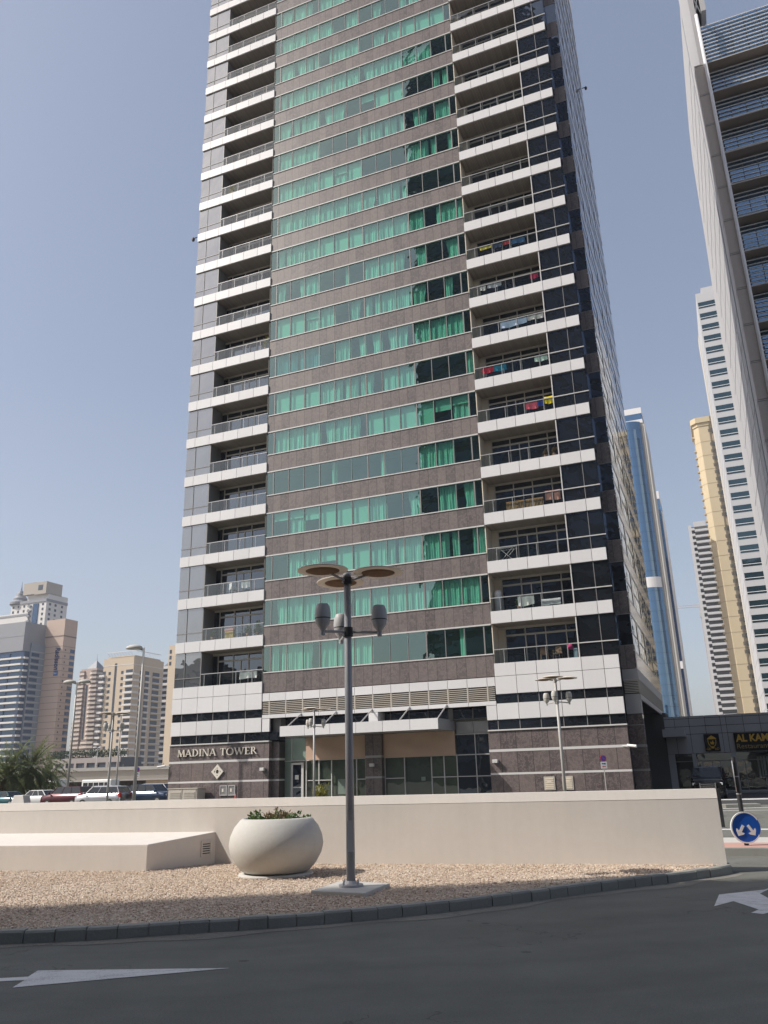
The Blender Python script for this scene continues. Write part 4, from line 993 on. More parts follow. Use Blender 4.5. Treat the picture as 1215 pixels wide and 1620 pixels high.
t = thing('drying_rack', 'folding white drying rack on a low right balcony', 'rack'); T_at(t, 1.35, .55, zfloor(2))
q = MB()
for s_ in (-1, 1): q.tube((-.45 * s_, -.2, 0), (.45 * s_, -.2, .9), .014, n=6); q.tube((-.45 * s_, .3, 0), (.45 * s_, .3, .9), .014, n=6)
q.build('leg_frame', M['white_plastic'], t)
q = MB()
for i in range(8): q.tube((-.6 + .17 * i, -.25, .9), (-.6 + .17 * i, .35, .9), .01, n=5)
q.tube((-.65, -.25, .9), (.65, -.25, .92), .014, n=6); q.tube((-.65, .35, .9), (.65, .35, .92), .014, n=6); q.build('drying_bars', M['white_plastic'], t)
t = thing('water_heater', 'pale upright boiler against the beige side wall of a balcony', 'boiler'); T_at(t, .42, .8, zfloor(1))
q = MB(); q.lathe([(0, .1), (.22, .1), (.26, .2), (.26, 1.4), (.2, 1.55), (0, 1.58)], 20); q.build('tank', M['white_plastic'], t, smooth=True); q = MB(); q.tube((.1, 0, 1.5), (.1, .3, 1.9), .03, n=8); q.box(-.2, .2, -.2, .2, 0, .1); q.build('pipework', M['rail'], t)
t = thing('toy_parasol', 'small pink toy and blue bag at the end of the lowest right balcony', 'toy'); T_at(t, 5.25, .3, zfloor(0))
q = MB(); q.lathe([(0, .85), (.12, .8), (.2, .6), (.16, .5), (0, .48)], 12, (-.15, 0, .1)); q.build('pink_ball', cmat((.70, .08, .25)), t, smooth=True); q = MB(); q.box(.02, .3, -.1, .1, 0, .62); q.build('bag', cmat((.45, .60, .68)), t, bevel=.04)
t = thing('storage_box', 'yellow box with a red and white cover on a low left balcony', 'box'); T_at(t, -20.93, .25, zfloor(1))
q = MB(); q.box(-.38, .38, 0, .35, 0, .62); q.build('box_body', paint('yellow_box', (.62, .42, .12), .7), t); q = MB(); q.box(-.41, .41, -.03, .38, .621, .80); q.build('cover', cloth('red_check', (.55, .05, .05), (.7, .6, .55), 3, 8), t, bevel=.03)
def potplant(u, v, n, h, w, label, cnt=220, m='leaf'):
    t = thing('potted_plant', label, 'plant', group='potted plants on the balconies'); T_at(t, u, v, zfloor(n))
    q = MB(); q.lathe([(0, 0), (.13, 0), (.18, .3), (.16, .3), (0, .26)], 14); q.build('pot', paint('pot_clay', (.30, .17, .10), .8), t, smooth=True)
    q = MB(); r = random.Random(int(abs(u) * 100 + n)); shrub(q, (0, 0, .28), w, .22, h, cnt, .16, .05, r); q.build('foliage', M[m], t)
potplant(-18.4, .35, 1, 1.0, .42, 'big bushy green plant at the right end of a low left balcony', 420); potplant(-19.3, .4, 1, .75, .25, 'smaller green plant next to the bushy one on a low left balcony'); potplant(-22.5, .4, 1, .6, .22, 'green plant at the far left end of a low left balcony')
potplant(-18.2, .25, 8, 1.45, .3, 'tall yellowish plant rising above a left balcony rail', 160, 'leaf_yellow'); potplant(-22.14, .2, 13, .75, .5, 'yellowish plant trailing over a high left balcony rail', 260, 'leaf_yellow')
potplant(1.95, .4, 1, .7, .2, 'slim green plant beside the white washing'); potplant(4.7, .4, 4, .5, .2, 'tan dried plant in a pot, left one of a pair', 120, 'leaf_dry'); potplant(5.3, .4, 4, .55, .2, 'tan dried plant in a pot by the balcony post', 120, 'leaf_dry')
t = thing('entrance_bush', 'yellow green bush in a tub at the entrance, half behind the near lamp post', 'bush'); T_at(t, -12.2, -1.4, GND)
q = MB(); q.lathe([(0, 0), (.3, 0), (.38, .5), (.34, .5), (0, .45)], 18); q.build('tub', M['concrete'], t, smooth=True); q = MB(); shrub(q, (0, 0, .45), .55, .5, 1.1, 700, .22, .045, random.Random(4)); q.build('foliage', M['leaf_yellow'], t)

# ------------------------------------------------------------------ shop building on the right, with its signs
pod = thing('shop_building', 'low grey panelled shop building with dark glass shopfronts to the right of the tower', 'building', (TX, TY, 0), TYAW)
PVV = 18.0
q = MB(); q.mi = 0; q.box(UE + .1, 60, PVV + .1, PVV + 14, 2.66, 5.5)
q.mi = 1
jx = [9.1, 9.9, 11.0, 12.2, 13.35, 13.75, 15.0, 16.2, 17.4, 18.6, 19.8, 21, 22.2, 23.4, 24.6, 26, 28, 30, 33, 36, 40]
for z0_, z1_ in ((5.37, 5.56), (4.76, 5.35), (4.16, 4.74), (2.66, 4.14)): panels(q, jx, PVV, PVV + .09, z0_, z1_, .018)
q.build('panel_fascia', [M['dark_gap'], M['panel_grey']], pod)
for a, b, v_ in ((13.75, 14.12, -.02), (10.9, 11.2, .05), (18.5, 18.9, -.02), (9.1, 9.6, .1)): q = MB(); q.box(a, b, PVV + v_, PVV + .4, GND, 2.655); q.build('column', M['panel_grey'], pod)
q = MB(); q.quad((9.3, PVV + .5, GND), (40, PVV + .5, GND), (40, PVV + .5, 2.66), (9.3, PVV + .5, 2.66)); q.build('shop_window', M['shop_glass'], pod)
q = MB(); q.box(9.3, 40, PVV + .46, PVV + .53, 2.05, 2.12)
for u in (11.6, 12.3, 12.9, 14.7, 16.0, 17.2, 19.8, 21.5): q.box(u - .03, u + .03, PVV + .465, PVV + .525, GND, 2.049)
q.build('shop_mullion', M['mull'], pod)
q = MB(); q.mi = 0; q.box(9.3, 40, PVV + 4, PVV + 4.1, GND, 2.66); q.mi = 1; q.box(9.3, 40, PVV + .6, PVV + 4, 2.60, 2.655)
q.mi = 2
for i in range(9): q.box(15.6 + i * .22, 15.72 + i * .22, PVV + 1.2, PVV + 1.25, .7 + .1 * (i % 3), 2.3)  # pale strips stand in for reflections in the shop glass
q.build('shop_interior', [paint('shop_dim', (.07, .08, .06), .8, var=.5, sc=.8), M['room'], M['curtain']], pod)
q = MB(); q.box(9.05, 10.7, 15.6, PVV - .01, 3.92, 4.5); q.build('side_canopy', M['panel_grey'], pod)
q = MB(); q.box(9.05, 40, 14.8, PVV + .5, GND - .2, GND + .13); struct(q.build('pavement', M['kerb'])); bpy.data.objects['pavement'].matrix_world = Matrix.Translation((TX, TY, 0)) @ Matrix.Rotation(TYAW, 4, 'Z')

def text_mb(txt, size, depth=0.02, extra=0.0, align='LEFT', shear=0.0):
    cu_ = bpy.data.curves.new('t', 'FONT'); cu_.body = txt; cu_.size = size; cu_.extrude = depth; cu_.offset = extra; cu_.align_x = align; cu_.shear = shear
    ob = bpy.data.objects.new('t', cu_); C.objects.link(ob); dg = bpy.context.evaluated_depsgraph_get(); dg.update()
    me = bpy.data.meshes.new_from_object(ob.evaluated_get(dg)); mb = MB()
    mb.add([(v.co.x, -v.co.z, v.co.y) for v in me.vertices], [tuple(p_.vertices) for p_ in me.polygons])
    bpy.data.objects.remove(ob); bpy.data.curves.remove(cu_); bpy.data.meshes.remove(me); return mb
def fit(mb, x0, x1, z0, z1, y=0.0):
    ax = min(p.x for p in mb.v); bx = max(p.x for p in mb.v); az_ = min(p.z for p in mb.v); bz = max(p.z for p in mb.v)
    mb.v = [Vector((x0 + (p.x - ax) / (bx - ax) * (x1 - x0), p.y + y, z0 + (p.z - az_) / (bz - az_) * (z1 - z0))) for p in mb.v]; return mb
sg = thing('restaurant_sign', 'black restaurant sign board with golden lettering on the grey shop building', 'sign'); T_at(sg, 14.15, PVV - .02, 0)
q = MB(); q.box(0, 6.0, -.10, 0, 2.74, 4.10); q.build('board', M['black'], sg)
fit(text_mb('AL KAM', 1, .02, .035), .12, 2.46, 3.42, 3.98, -.12).build('lettering', M['gold'], sg)
fit(text_mb('Restaurant', 1, .02, .0), .14, 2.44, 2.92, 3.28, -.12).build('small_lettering', paint('dull_gold', (.36, .25, .08), .5), sg)
sg = thing('crest_sign', 'square black sign with a golden shield and a ribbon under it', 'sign'); T_at(sg, 12.52, PVV - .02, 3.44)
q = MB(); q.box(-.56, .56, -.10, 0, -.66, .66); q.build('board', M['black'], sg)
q = MB(); q.extr([(-.36, .26), (.36, .26), (.26, .38), (0, .55), (-.26, .38)], -.125, -.101)
sh = [(-.32, .22), (-.30, -.05), (-.2, -.26), (0, -.40), (.2, -.26), (.30, -.05), (.32, .22)]; si = [(-.27, .22), (-.25, -.04), (-.165, -.22), (0, -.34), (.165, -.22), (.25, -.04), (.27, .22)]
for i in range(6): q.extr([sh[i], sh[i + 1], si[i + 1], si[i]], -.125, -.101)
q.extr([(-.16, .10), (-.10, -.12), (.10, -.14), (.16, .0), (.08, .08), (.10, .18), (.02, .12), (-.04, .02)], -.125, -.101); q.extr([(-.12, -.36), (0, -.28), (.12, -.36), (.08, -.46), (0, -.40), (-.08, -.46)], -.127, -.103)
q.build('shield', M['gold'], sg)
fit(text_mb('GR', 1, .02), -.46, -.14, -.56, -.38, -.12).build('ribbon_letters', M['gold'], sg); fit(text_mb('AD', 1, .02), .14, .46, -.56, -.38, -.12).build('ribbon_letters', M['gold'], sg)

# ------------------------------------------------------------------ traffic signs
ts = thing('keep_sign', 'round blue sign with two white down arrows at the foot of a dark post', 'traffic sign', (6.95, 17.05, .12))
q = MB(); q.tube((0, .06, 0), (0, .06, 1.66), .045, n=14); q.build('post', M['dark_metal'], ts)
for z in (.95, 1.28): q = MB(); q.tube((0, .06, z), (0, .06, z + .02), .049, n=14); q.build('post_band', M['rail'], ts)
nrm = Vector((-.30, -.95, .02)).normalized(); rzs = math.atan2(nrm.x, -nrm.y)
q = MB(); q.M = Matrix.Translation((0, -.02, .335)) @ Matrix.Rotation(-.05 - rzs * 0 + .0, 4, 'Z')
q.disc((0, 0, 0), .285, (0, -1, 0), 40, 0, .02); fo = q.build('sign_disc', M['blue_sign'], ts)
q = MB(); q.M = Matrix.Translation((0, -.02, .335)); 
Rg = []
for i in range(40):
    a, b = 2 * math.pi * i / 40, 2 * math.pi * (i + 1) / 40
    q.extr([(.268 * math.cos(a), .268 * math.sin(a)), (.292 * math.cos(a), .292 * math.sin(a)), (.292 * math.cos(b), .292 * math.sin(b)), (.268 * math.cos(b), .268 * math.sin(b))][::-1], -.012, .022)
q.build('white_rim', M['white_sign'], fo)
def arrow(s_):
    q = MB(); ang = R(33) * s_; Mx = Matrix.Translation((s_ * .045, -.02, .375)) @ Matrix.Rotation(-ang, 4, 'Y'); q.M = Mx
    q.extr([(-.026, 0), (-.026, -.13), (-.085, -.115), (-.075, -.155), (0, -.225), (.075, -.155), (.085, -.115), (.026, -.13), (.026, 0)][::1], -.010, -.002); q.build('white_arrow', M['white_sign'], fo)
arrow(1); arrow(-1)
q = MB(); q.M = Matrix.Translation((-.07, .0, 1.30)) @ Matrix.Rotation(R(68), 4, 'Z'); q.disc((0, -.015, 0), .295, (0, -1, 0), 32, 0, .018); q.build('sign_back', M['rail'], ts)
t = thing('bollard', 'black square post beside the road just beyond the end of the cream wall', 'bollard', (9.47, 24.9, gz(24.9)))
q = MB(); q.box(-.09, .09, -.06, .06, 0, 1.08); q.build('post', M['dark_metal'], t, bevel=.01); q = MB(); q.box(-.13, .13, -.10, .10, -.02, .04); q.build('foot', M['kerb'], t)
def nopark(az, Y, zc, r, label):
    X, _ = at(az, Y); t = thing('no_parking_sign', label, 'traffic sign', (X, Y, gz(Y)), 0, 'no parking signs'); zc -= gz(Y)
    q = MB(); q.tube((0, .03, 0), (0, .03, zc + r), .025, n=8); q.build('post', M['pole_pale'] if az > 0 else M['pole'], t)
    q = MB(); q.disc((0, -.012, zc), r, (0, -1, 0), 24, 0, .01); f = q.build('sign_disc', M['red_sign'], t)
    q = MB(); q.disc((0, -.018, zc), r * .78, (0, -1, 0), 24, 0, .005); q.build('blue_field', M['blue_sign'], f)
    q = MB(); q.M = Matrix.Translation((0, -.021, zc)) @ Matrix.Rotation(R(45), 4, 'Y'); q.box(-r * .8, r * .8, -.004, 0, -r * .1, r * .1); q.build('red_bar', M['red_sign'], f)
    q = MB(); q.box(-r, r, -.01, .0, zc - r * 3.1, zc - r * 1.06); f2 = q.build('plate', M['white_sign'], t)
    q = MB(); q.box(-r * .6, -r * .2, -.014, -.0101, zc - r * 1.8, zc - r * 1.4); q.box(-r * .1, r * .6, -.014, -.0101, zc - r * 1.85, zc - r * 1.45); q.build('plate_symbols', M['blue_sign'], f2)
    q = MB(); q.extr([(-r * .6, zc - r * 2.5), (-r * .2, zc - r * 2.8), (-r * .2, zc - r * 2.6), (r * .6, zc - r * 2.6), (r * .6, zc - r * 2.4), (-r * .2, zc - r * 2.4), (-r * .2, zc - r * 2.2)], -.014, -.0101); q.build('plate_arrow', M['red_sign'], f2)
nopark(.2522, 46, 2.22, .17, 'small blue and red no parking sign in front of the stone base'); nopark(-.3018, 66, 2.62, .20, 'small blue and red no parking sign among the parked cars at the left')

# ------------------------------------------------------------------ vehicles
def car(name, label, loc, heading, L, Wd, H, col, kind='suv', metal=.3, group='parked cars'):
    t = thing(name, label, 'car', (*loc, gz(loc[1])), heading, group)
    pm = paint(name + '_paint', col, .22, metal=metal, var=.03, spec=.6)
    h = Wd / 2; gc = .24; belt = H * (.65 if kind == 'suv' else .63); hood = belt * (.95 if kind == 'suv' else .88)
    nose, ws = L / 2, L / 2 - (L * .24 if kind != 'van' else L * .14)
    rear = -L / 2; rw = rear + (L * .02 if kind in ('suv', 'van') else L * .16)
    st = [(nose, gc + .12, gc + .72 * (hood - gc), .84), (nose - .10, gc, hood * .92, .93), (nose - .35, gc - .03, hood * .95, .97), (ws, gc - .04, belt, 1), (0, gc - .04, belt * 1.01, 1), (rw - .05 if kind == 'sedan' else rear + .45, gc - .03, belt * 1.02, 1), (rear + .12, gc, belt * (1.0 if kind != 'sedan' else .97), .95), (rear, gc + .12, belt * .88, .86)]
    mb = MB(); rows = []
    for x, zb, zt, wf in st:
        w_ = h * wf; rows.append([(x, -w_ * .90, zb), (x, -w_, zb + .14), (x, -w_ * .995, zb + (zt - zb) * .62), (x, -w_ * .93, zt - .02), (x, -w_ * .80, zt + .02), (x, 0, zt + .045), (x, w_ * .80, zt + .02), (x, w_ * .93, zt - .02), (x, w_ * .995, zb + (zt - zb) * .62), (x, w_, zb + .14), (x, w_ * .90, zb)])
    k_ = 11; mb.add([p_ for r_ in rows for p_ in r_], [(j * k_ + i, j * k_ + i + 1, (j + 1) * k_ + i + 1, (j + 1) * k_ + i) for j in range(len(st) - 1) for i in range(k_ - 1)] + [tuple(range(k_)), tuple(range(8 * k_ - 1, 7 * k_ - 1, -1))] + [(j * k_, (j + 1) * k_, (j + 1) * k_ + k_ - 1, j * k_ + k_ - 1) for j in range(len(st) - 1)])
    body = mb.build('body', pm, t, smooth=True)
    # cabin
    r0, r1 = ws - L * (.13 if kind != 'van' else .06), rw + L * (.07 if kind != 'sedan' else .12)
    wb, wr = h * .92, h * .76; zb = belt - .02
    B4 = [(ws, -wb, zb), (ws, wb, zb), (rw, wb, zb), (rw, -wb, zb)]; T4 = [(r0, -wr, H - .05), (r0, wr, H - .05), (r1, wr, H - .05), (r1, -wr, H - .05)]
    g_ = MB(); g_.add(B4 + T4, [(0, 1, 5, 4), (1, 2, 6, 5), (2, 3, 7, 6), (3, 0, 4, 7)]); g_.build('windows', M['car_glass'], t)
    rf = MB(); rf.add(T4 + [(r0 - .12, -wr * .9, H), (r0 - .12, wr * .9, H), (r1 + .1, wr * .9, H), (r1 + .1, -wr * .9, H)], [(0, 1, 5, 4), (1, 2, 6, 5), (2, 3, 7, 6), (3, 0, 4, 7), (4, 5, 6, 7)])
    for a, b in ((0, 4), (1, 5), (2, 6), (3, 7)): rf.tube(Vector(B4[a]), Vector((T4 + T4)[b - 4]), .05, .045, 6)
    for s_ in (-1, 1):
        for f in (.36, .68):
            xb, xt = ws + (rw - ws) * f, r0 + (r1 - r0) * (f * .9 + .02); rf.tube((xb, s_ * wb * 1.0, zb), (xt, s_ * wr * 1.0, H - .05), .035, .03, 6)
        rf.tube((ws, s_ * wb, zb), (rw, s_ * wb, zb), .03, n=6)
    rf.build('roof', pm, t)
    for sx in (L * .30, -L * .29):
        for s_ in (-1, 1):
            q = MB(); wr_ = .34 if kind != 'sedan' else .31; q.tube((sx, s_ * (h - .20), wr_), (sx, s_ * (h + .01), wr_), wr_, n=20); wh = q.build('wheel', M['tyre'], t)
            q = MB(); q.tube((sx, s_ * (h + .005), wr_), (sx, s_ * (h + .022), wr_), wr_ * .62, n=14); q.build('rim', M['rim'], wh)
    for s_ in (-1, 1):
        q = MB(); q.box(nose - .26, nose - .02, min(s_ * h * .60, s_ * h * .86), max(s_ * h * .60, s_ * h * .86), hood * .70, hood * .83); q.build('headlight', M['lamp_clear'], t, bevel=.02)
        q = MB(); z0_, z1_ = (belt * .72, belt * 1.06) if kind == 'suv' else (belt * .7, belt * .92); q.box(rear - .01, rear + .22, min(s_ * h * .70, s_ * h * .93), max(s_ * h * .70, s_ * h * .93), z0_, z1_); q.build('tail_light', M['lamp_red'], t, bevel=.02)
        q = MB(); q.box(ws - .10, ws + .06, min(s_ * (h + .02), s_ * (h + .20)), max(s_ * (h + .02), s_ * (h + .20)), belt - .02, belt + .13); q.build('mirror', pm, t, bevel=.02)
    q = MB(); q.box(nose - .06, nose + .015, -h * .46, h * .46, hood * .52, hood * .82); gr = q.build('grille', M['black'], t)
    q = MB()
    for i in range(3): q.box(nose + .016, nose + .03, -h * .44, h * .44, hood * (.56 + .09 * i), hood * (.585 + .09 * i))
    q.box(nose + .016, nose + .032, -h * .47, -h * .42, hood * .52, hood * .82); q.box(nose + .016, nose + .032, h * .42, h * .47, hood * .52, hood * .82); q.build('grille_bars', M['chrome'], gr)
    q = MB(); q.box(nose - .0, nose + .03, -.26, .26, gc + .10, gc + .21); q.build('number_plate', M['white_sign'], t)
    return t
HU = TYAW + math.pi          # nose towards the left along the facade
car('parked_suv', 'big black four wheel drive car with chrome grille facing the viewer before the shops', (20.05, 53.8), TYAW - math.pi / 2, 5.0, 1.98, 1.90, (.010, .010, .012), 'suv', .2)
car('parked_suv', 'silver crossover car with tall red tail lights beside the tall street lamp', (-24.4, 71.8), HU + .06, 4.55, 1.82, 1.68, (.50, .50, .52), 'suv', .6)
car('parked_suv', 'dark maroon crossover car parked behind the silver one', (-28.8, 75.4), HU, 4.7, 1.85, 1.72, (.07, .014, .022), 'suv', .4)
car('parked_car', 'white saloon car parked side on by the palm trees', (-35.0, 84.3), HU, 4.6, 1.8, 1.46, (.74, .74, .73), 'sedan', .0)
car('parked_car', 'dark blue people carrier half hidden behind the stone base', (-21.8, 77.0), TYAW, 4.5, 1.85, 1.72, (.03, .05, .09), 'suv', .5)
car('parked_car', 'silver car whose roof shows behind the dark blue one', (-22.6, 83.5), TYAW, 4.6, 1.8, 1.78, (.55, .55, .56), 'suv', .6)
car('parked_car', 'teal hatchback car parked at the left edge of the car park', (-35.9, 79.3), TYAW, 4.1, 1.75, 1.45, (.03, .10, .12), 'suv', .4)
car('parked_car', 'dark grey saloon car peeping in at the far left edge', (-39.9, 83.2), TYAW - .3, 4.5, 1.8, 1.42, (.05, .05, .055), 'sedan', .4)
car('parked_car', 'grey car behind the white saloon and the maroon crossover', (-33.2, 89.2), HU, 4.4, 1.8, 1.60, (.22, .22, .23), 'suv', .5)
car('parked_car', 'pale silver car parked in the row behind the maroon crossover', (-29.6, 86.5), HU, 4.6, 1.8, 1.70, (.58, .58, .57), 'suv', .5)
def minibus(label, loc, heading, L, H):
    t = thing('minibus', label, 'minibus', (*loc, gz(loc[1])), heading, 'white minibuses by the bridge')
    q = MB(); q.box(-L / 2, L / 2, -1.05, 1.05, .35, H); q.build('body', M['white_plastic'], t, bevel=.15)
    n = int(L / 1.1)
    for s_ in (-1, 1):
        for i in range(n):
            x = -L / 2 + .35 + i * (L - .6) / n; q = MB(); q.box(x, x + (L - .6) / n - .15, min(s_ * 1.02, s_ * 1.07), max(s_ * 1.02, s_ * 1.07), H * .52, H * .82); q.build('window', M['car_glass'], t)
    for x in (-L * .3, L * .3):
        for s_ in (-1, 1): q = MB(); q.tube((x, s_ * .85, .42), (x, s_ * 1.07, .42), .42, n=16); q.build('wheel', M['tyre'], t)
minibus('white minibus standing right of the palm trees', (-52.5, 128), TYAW, 6.5, 2.75); minibus('white minibus standing under the bridge behind the silver crossover', (-47.5, 138), TYAW, 6.0, 2.6)
t = thing('concrete_block', 'pale sloping concrete block between the teal hatchback and the white saloon', 'barrier', (-33.2, 76.0, GND), TYAW)
q = MB(); q.extr([(-.95, 0), (.95, 0), (.62, 1.1), (-.45, 1.1)], -.4, .4); q.build('block_body', M['wall'], t, bevel=.04)
q = MB(); q.M = Matrix.Translation((-60, 106, 0)) @ Matrix.Rotation(TYAW, 4, 'Z'); q.box(-30, 36, 0, .3, GND, .82); tag(q.build('boundary_wall', M['wall']), 'low pale wall behind the parked cars at the left', 'wall')

# street lamps over the car park
def street_lamp(az, Y, H, heads, label, face=math.pi):
    X, _ = at(az, Y); t = thing('street_lamp', label, 'street lamp', (X, Y, gz(Y)), 0, 'tall street lamps of the car park'); H -= gz(Y)
    q = MB(); q.tube((0, 0, 0), (0, 0, H), .13, .07, 12); q.build('pole', M['pole_pale'], t, smooth=True)
    for k_ in range(heads):
        s_ = -1 if k_ == 0 else 1; q = MB(); q.tube((0, 0, H - .2), (s_ * .5, 0, H - .05), .05, n=8); a = q.build('arm', M['pole_pale'], t)
        q = MB(); vv = []; n = 16
        prof = [(0, .30), (.25, .27), (.45, .16), (.52, 0), (.45, -.04), (0, -.06)]
        q.M = Matrix.Translation((s_ * .72, 0, H - .05)) @ Matrix.Scale(1.25, 4, (1, 0, 0)) @ Matrix.Scale(.8, 4, (0, 1, 0)); q.lathe(prof, 18); q.build('lamp_head', M['concrete_pale'], a, smooth=True)
street_lamp(-.3035, 60, 11.2, 1, 'tallest pale street lamp with one head, next to the silver crossover'); street_lamp(-.383, 80, 11.2, 2, 'pale street lamp with two heads in front of the pink domed tower'); street_lamp(-.3255, 118, 11.0, 2, 'slim far street lamp with two heads behind the disc lamp post'); street_lamp(-.351, 230, 11.2, 2, 'farthest street lamp beside the low grey building')

# ------------------------------------------------------------------ towers on the right
def bthing(name, label, az, Y, cat='tower', group=None):
    X, _ = at(az, Y); return thing(name, label, cat, (X, Y, GND), TYAW, group), X, Y
M['conc_fin'] = paint('brown_fin_cladding', (.25, .215, .19), .6, var=.06, sc=.4)
M['fin_panel'] = paint('brown_end_panel', (.50, .435, .39), .6, var=.06, sc=.4)
M['fin_edge'] = paint('pale_ledge_edge', (.42, .40, .37), .5, var=.05)
M['blade'] = paint('pale_stone_blade', (.41, .405, .41), .6, var=.06, sc=.25, fine=.03, streak=.04)
M['blue_glass'] = mirror_glass('blue_mirror_glass', (.02, .055, .11), 3.6, (.45, .66, .90), wav=.02, wsc=.4)
M['white_clad'] = paint('white_cladding', (.49, .495, .51), .5, var=.04, sc=.3, streak=.03)
M['louv_white'] = paint('white_louvre', (.84, .85, .86), .4, var=.03)
ft, FX, FY = bthing('office_tower', 'near pale office tower with brown projecting ledges and white louvres, cut by the right edge', .522, 67.0)
ZF = [73.1 - 3.95 * i for i in range(17)]
q = MB(); q.mi = 0; q.box(1.9, 34, 1.5, 24, 0, 79.5); q.build('core', [M['room']], ft)
for i, z in enumerate(ZF):
    lg = MB(); lg.mi = 0; lg.box(-.42, 34, 0, 1.44, z, z + .14); lg.mi = 1; lg.box(-.42, 34, -.03, -.002, z + .02, z + .15); lo = lg.build('ledge', [M['conc_fin'], M['fin_edge']], ft)
    q = MB(); q.box(-.42, .55, .02, .16, z - 3.72, z - .002); q.box(-.42, -.32, .161, 1.3, z - 3.72, z - .002); q.build('end_panel', M['fin_panel'], lo)
zt = [79.6] + ZF
for i in range(len(zt) - 1):
    a, b = zt[i + 1] + .15, zt[i] - (.02 if i else -.0)
    q = MB(); 
    for k_ in range(22):
        u = .95 + k_ * 1.45; o = [rnd.uniform(-.006, .006) for _ in range(4)]; q.quad((u + .04, 1.45 + o[0], a), (u + 1.41, 1.45 + o[1], a), (u + 1.41, 1.45 + o[2], b), (u + .04, 1.45 + o[3], b))
    gp = q.build('glazing', M['blue_glass'], ft)
    q = MB(); nl = 7 if i else 12
    for k_ in range(nl):
        z = a + (b - a) * (k_ + .8) / (nl + .6); q.box(1.0, 34, 1.02, 1.16, z, z + .05)
    q.build('sun_louvres', M['louv_white'], gp)
    q = MB()
    for k_ in range(9): z = a + (b - a) * (k_ + .5) / 9.5; q.box(.82, 1.15, 1.2, 1.4, z, z + .10)
    q.build('grille', M['dark_metal'], gp)
q = MB(); q.tube((.68, -.22, 2), (.68, -.22, 79.8), .17, n=14); q.tube((.68, -.2, 79.8), (.9, 2.3, 80.4), .15, n=10); q.build('riser_pipe', M['panel'], ft, smooth=True)
q = MB(); q.mi = 0
q.box(.30, .92, 1.42, 11.4, 0, 81.8); q.box(.3, .85, 1.42, 11.4, 81.8, 104); q.box(1.45, 1.95, 1.42, 11.4, 81.8, 104); q.box(.85, 1.45, 1.42, 11.4, 90, 104)
q.box(.86, 1.44, 9, 11.4, 81.8, 89.99)
q.build('blade_wall', [M['blade']], ft)
q = MB(); q.tube((.85, 2.0, 82.2), (1.45, 2.0, 85), .07, n=8); q.tube((1.45, 2.05, 82.2), (.85, 2.05, 85), .07, n=8); q.tube((.85, 2.0, 85.5), (1.45, 2.0, 88.5), .07, n=8); q.tube((1.45, 2.05, 85.5), (.85, 2.05, 88.5), .07, n=8); q.build('cross_brace', M['louv_white'], ft)
q = MB()   # rear wing with a sloping, curved top
pf = [(11.6, 0), (41.9, 0), (41.9, 71), (39.1, 77.5), (37.6, 84), (36.0, 90), (32, 92.4), (26, 93.3), (19.6, 93.9), (11.6, 94.2)]
q.M = Matrix.Rotation(R(90), 4, 'Z'); q.extr(pf, -1.95, -.30); q.build('rear_wing', M['blade'], ft)
q = MB()
for z in range(6, 90, 4): q.box(.27, .299, 12.2, 35 if z < 84 else 28, z, z + .06)
for v in (15, 20, 26, 32): q.box(.285, .299, v, v + .08, 2, 88)
q.box(.24, .299, 11.25, 11.75, 0, 92); q.build('wall_joints', paint('wall_joint', (.30, .31, .34), .6), ft)
q = MB()
for i in range(22): q.tube((.1, 13.0 + .02 * i, 30 + i * .8), (.1, 13.9, 30 + i * .8), .04, n=5)
q.tube((.1, 13, 29), (.1, 13.4, 48), .05, n=6); q.tube((.1, 13.9, 29), (.1, 13.9, 48), .05, n=6); q.build('cat_ladder', M['louv_white'], ft)
q = MB(); q.box(1.95, 34, 2.1, 24, 79.5, 79.9); q.build('roof_edge', M['panel'], ft)

wt_, WX, WY = bthing('striped_tower', 'pale grey tower with one dark ribbon window on every floor, behind the ledged office tower', .4550, 201.0)
HT = el(.5925, WX, WY) - GND
q = MB(); q.mi = 0; q.box(0, 16, .0, 29, 0, HT - 1.2); q.mi = 1; q.box(-.3, -.01, 22, 29, 0, HT - 3); q.mi = 0; q.box(1.6, 14, .5, 20, HT - 1.2, HT + .6); q.build('tower_body', [M['white_clad'], M['concrete_pale']], wt_)
for i in range(34):
    z = HT - 6.2 - 3.62 * i
    if z < 2: break
    q = MB(); q.box(.25, 5.0 + (3 if i > 17 else 0), -.06, -.005, z, z + 1.95); w_ = q.build('ribbon_window', M['dark_teal'] if 'dark_teal' in M else mirror_glass('teal_glass', (.012, .03, .04), 2.0, (.55, .75, .85), wav=.01), wt_)
    M['dark_teal'] = w_.data.materials[0]
    q = MB(); q.box(.22, 5.03 + (3 if i > 17 else 0), -.10, -.061, z + .48, z + .60); q.build('window_rail', M['louv_white'], w_)
q = MB()
for i in range(30): q.box(-.02, -.002, .2, 21.9, 3 + i * 4, 3.1 + i * 4)
q.build('panel_joints', M['mull'], wt_)

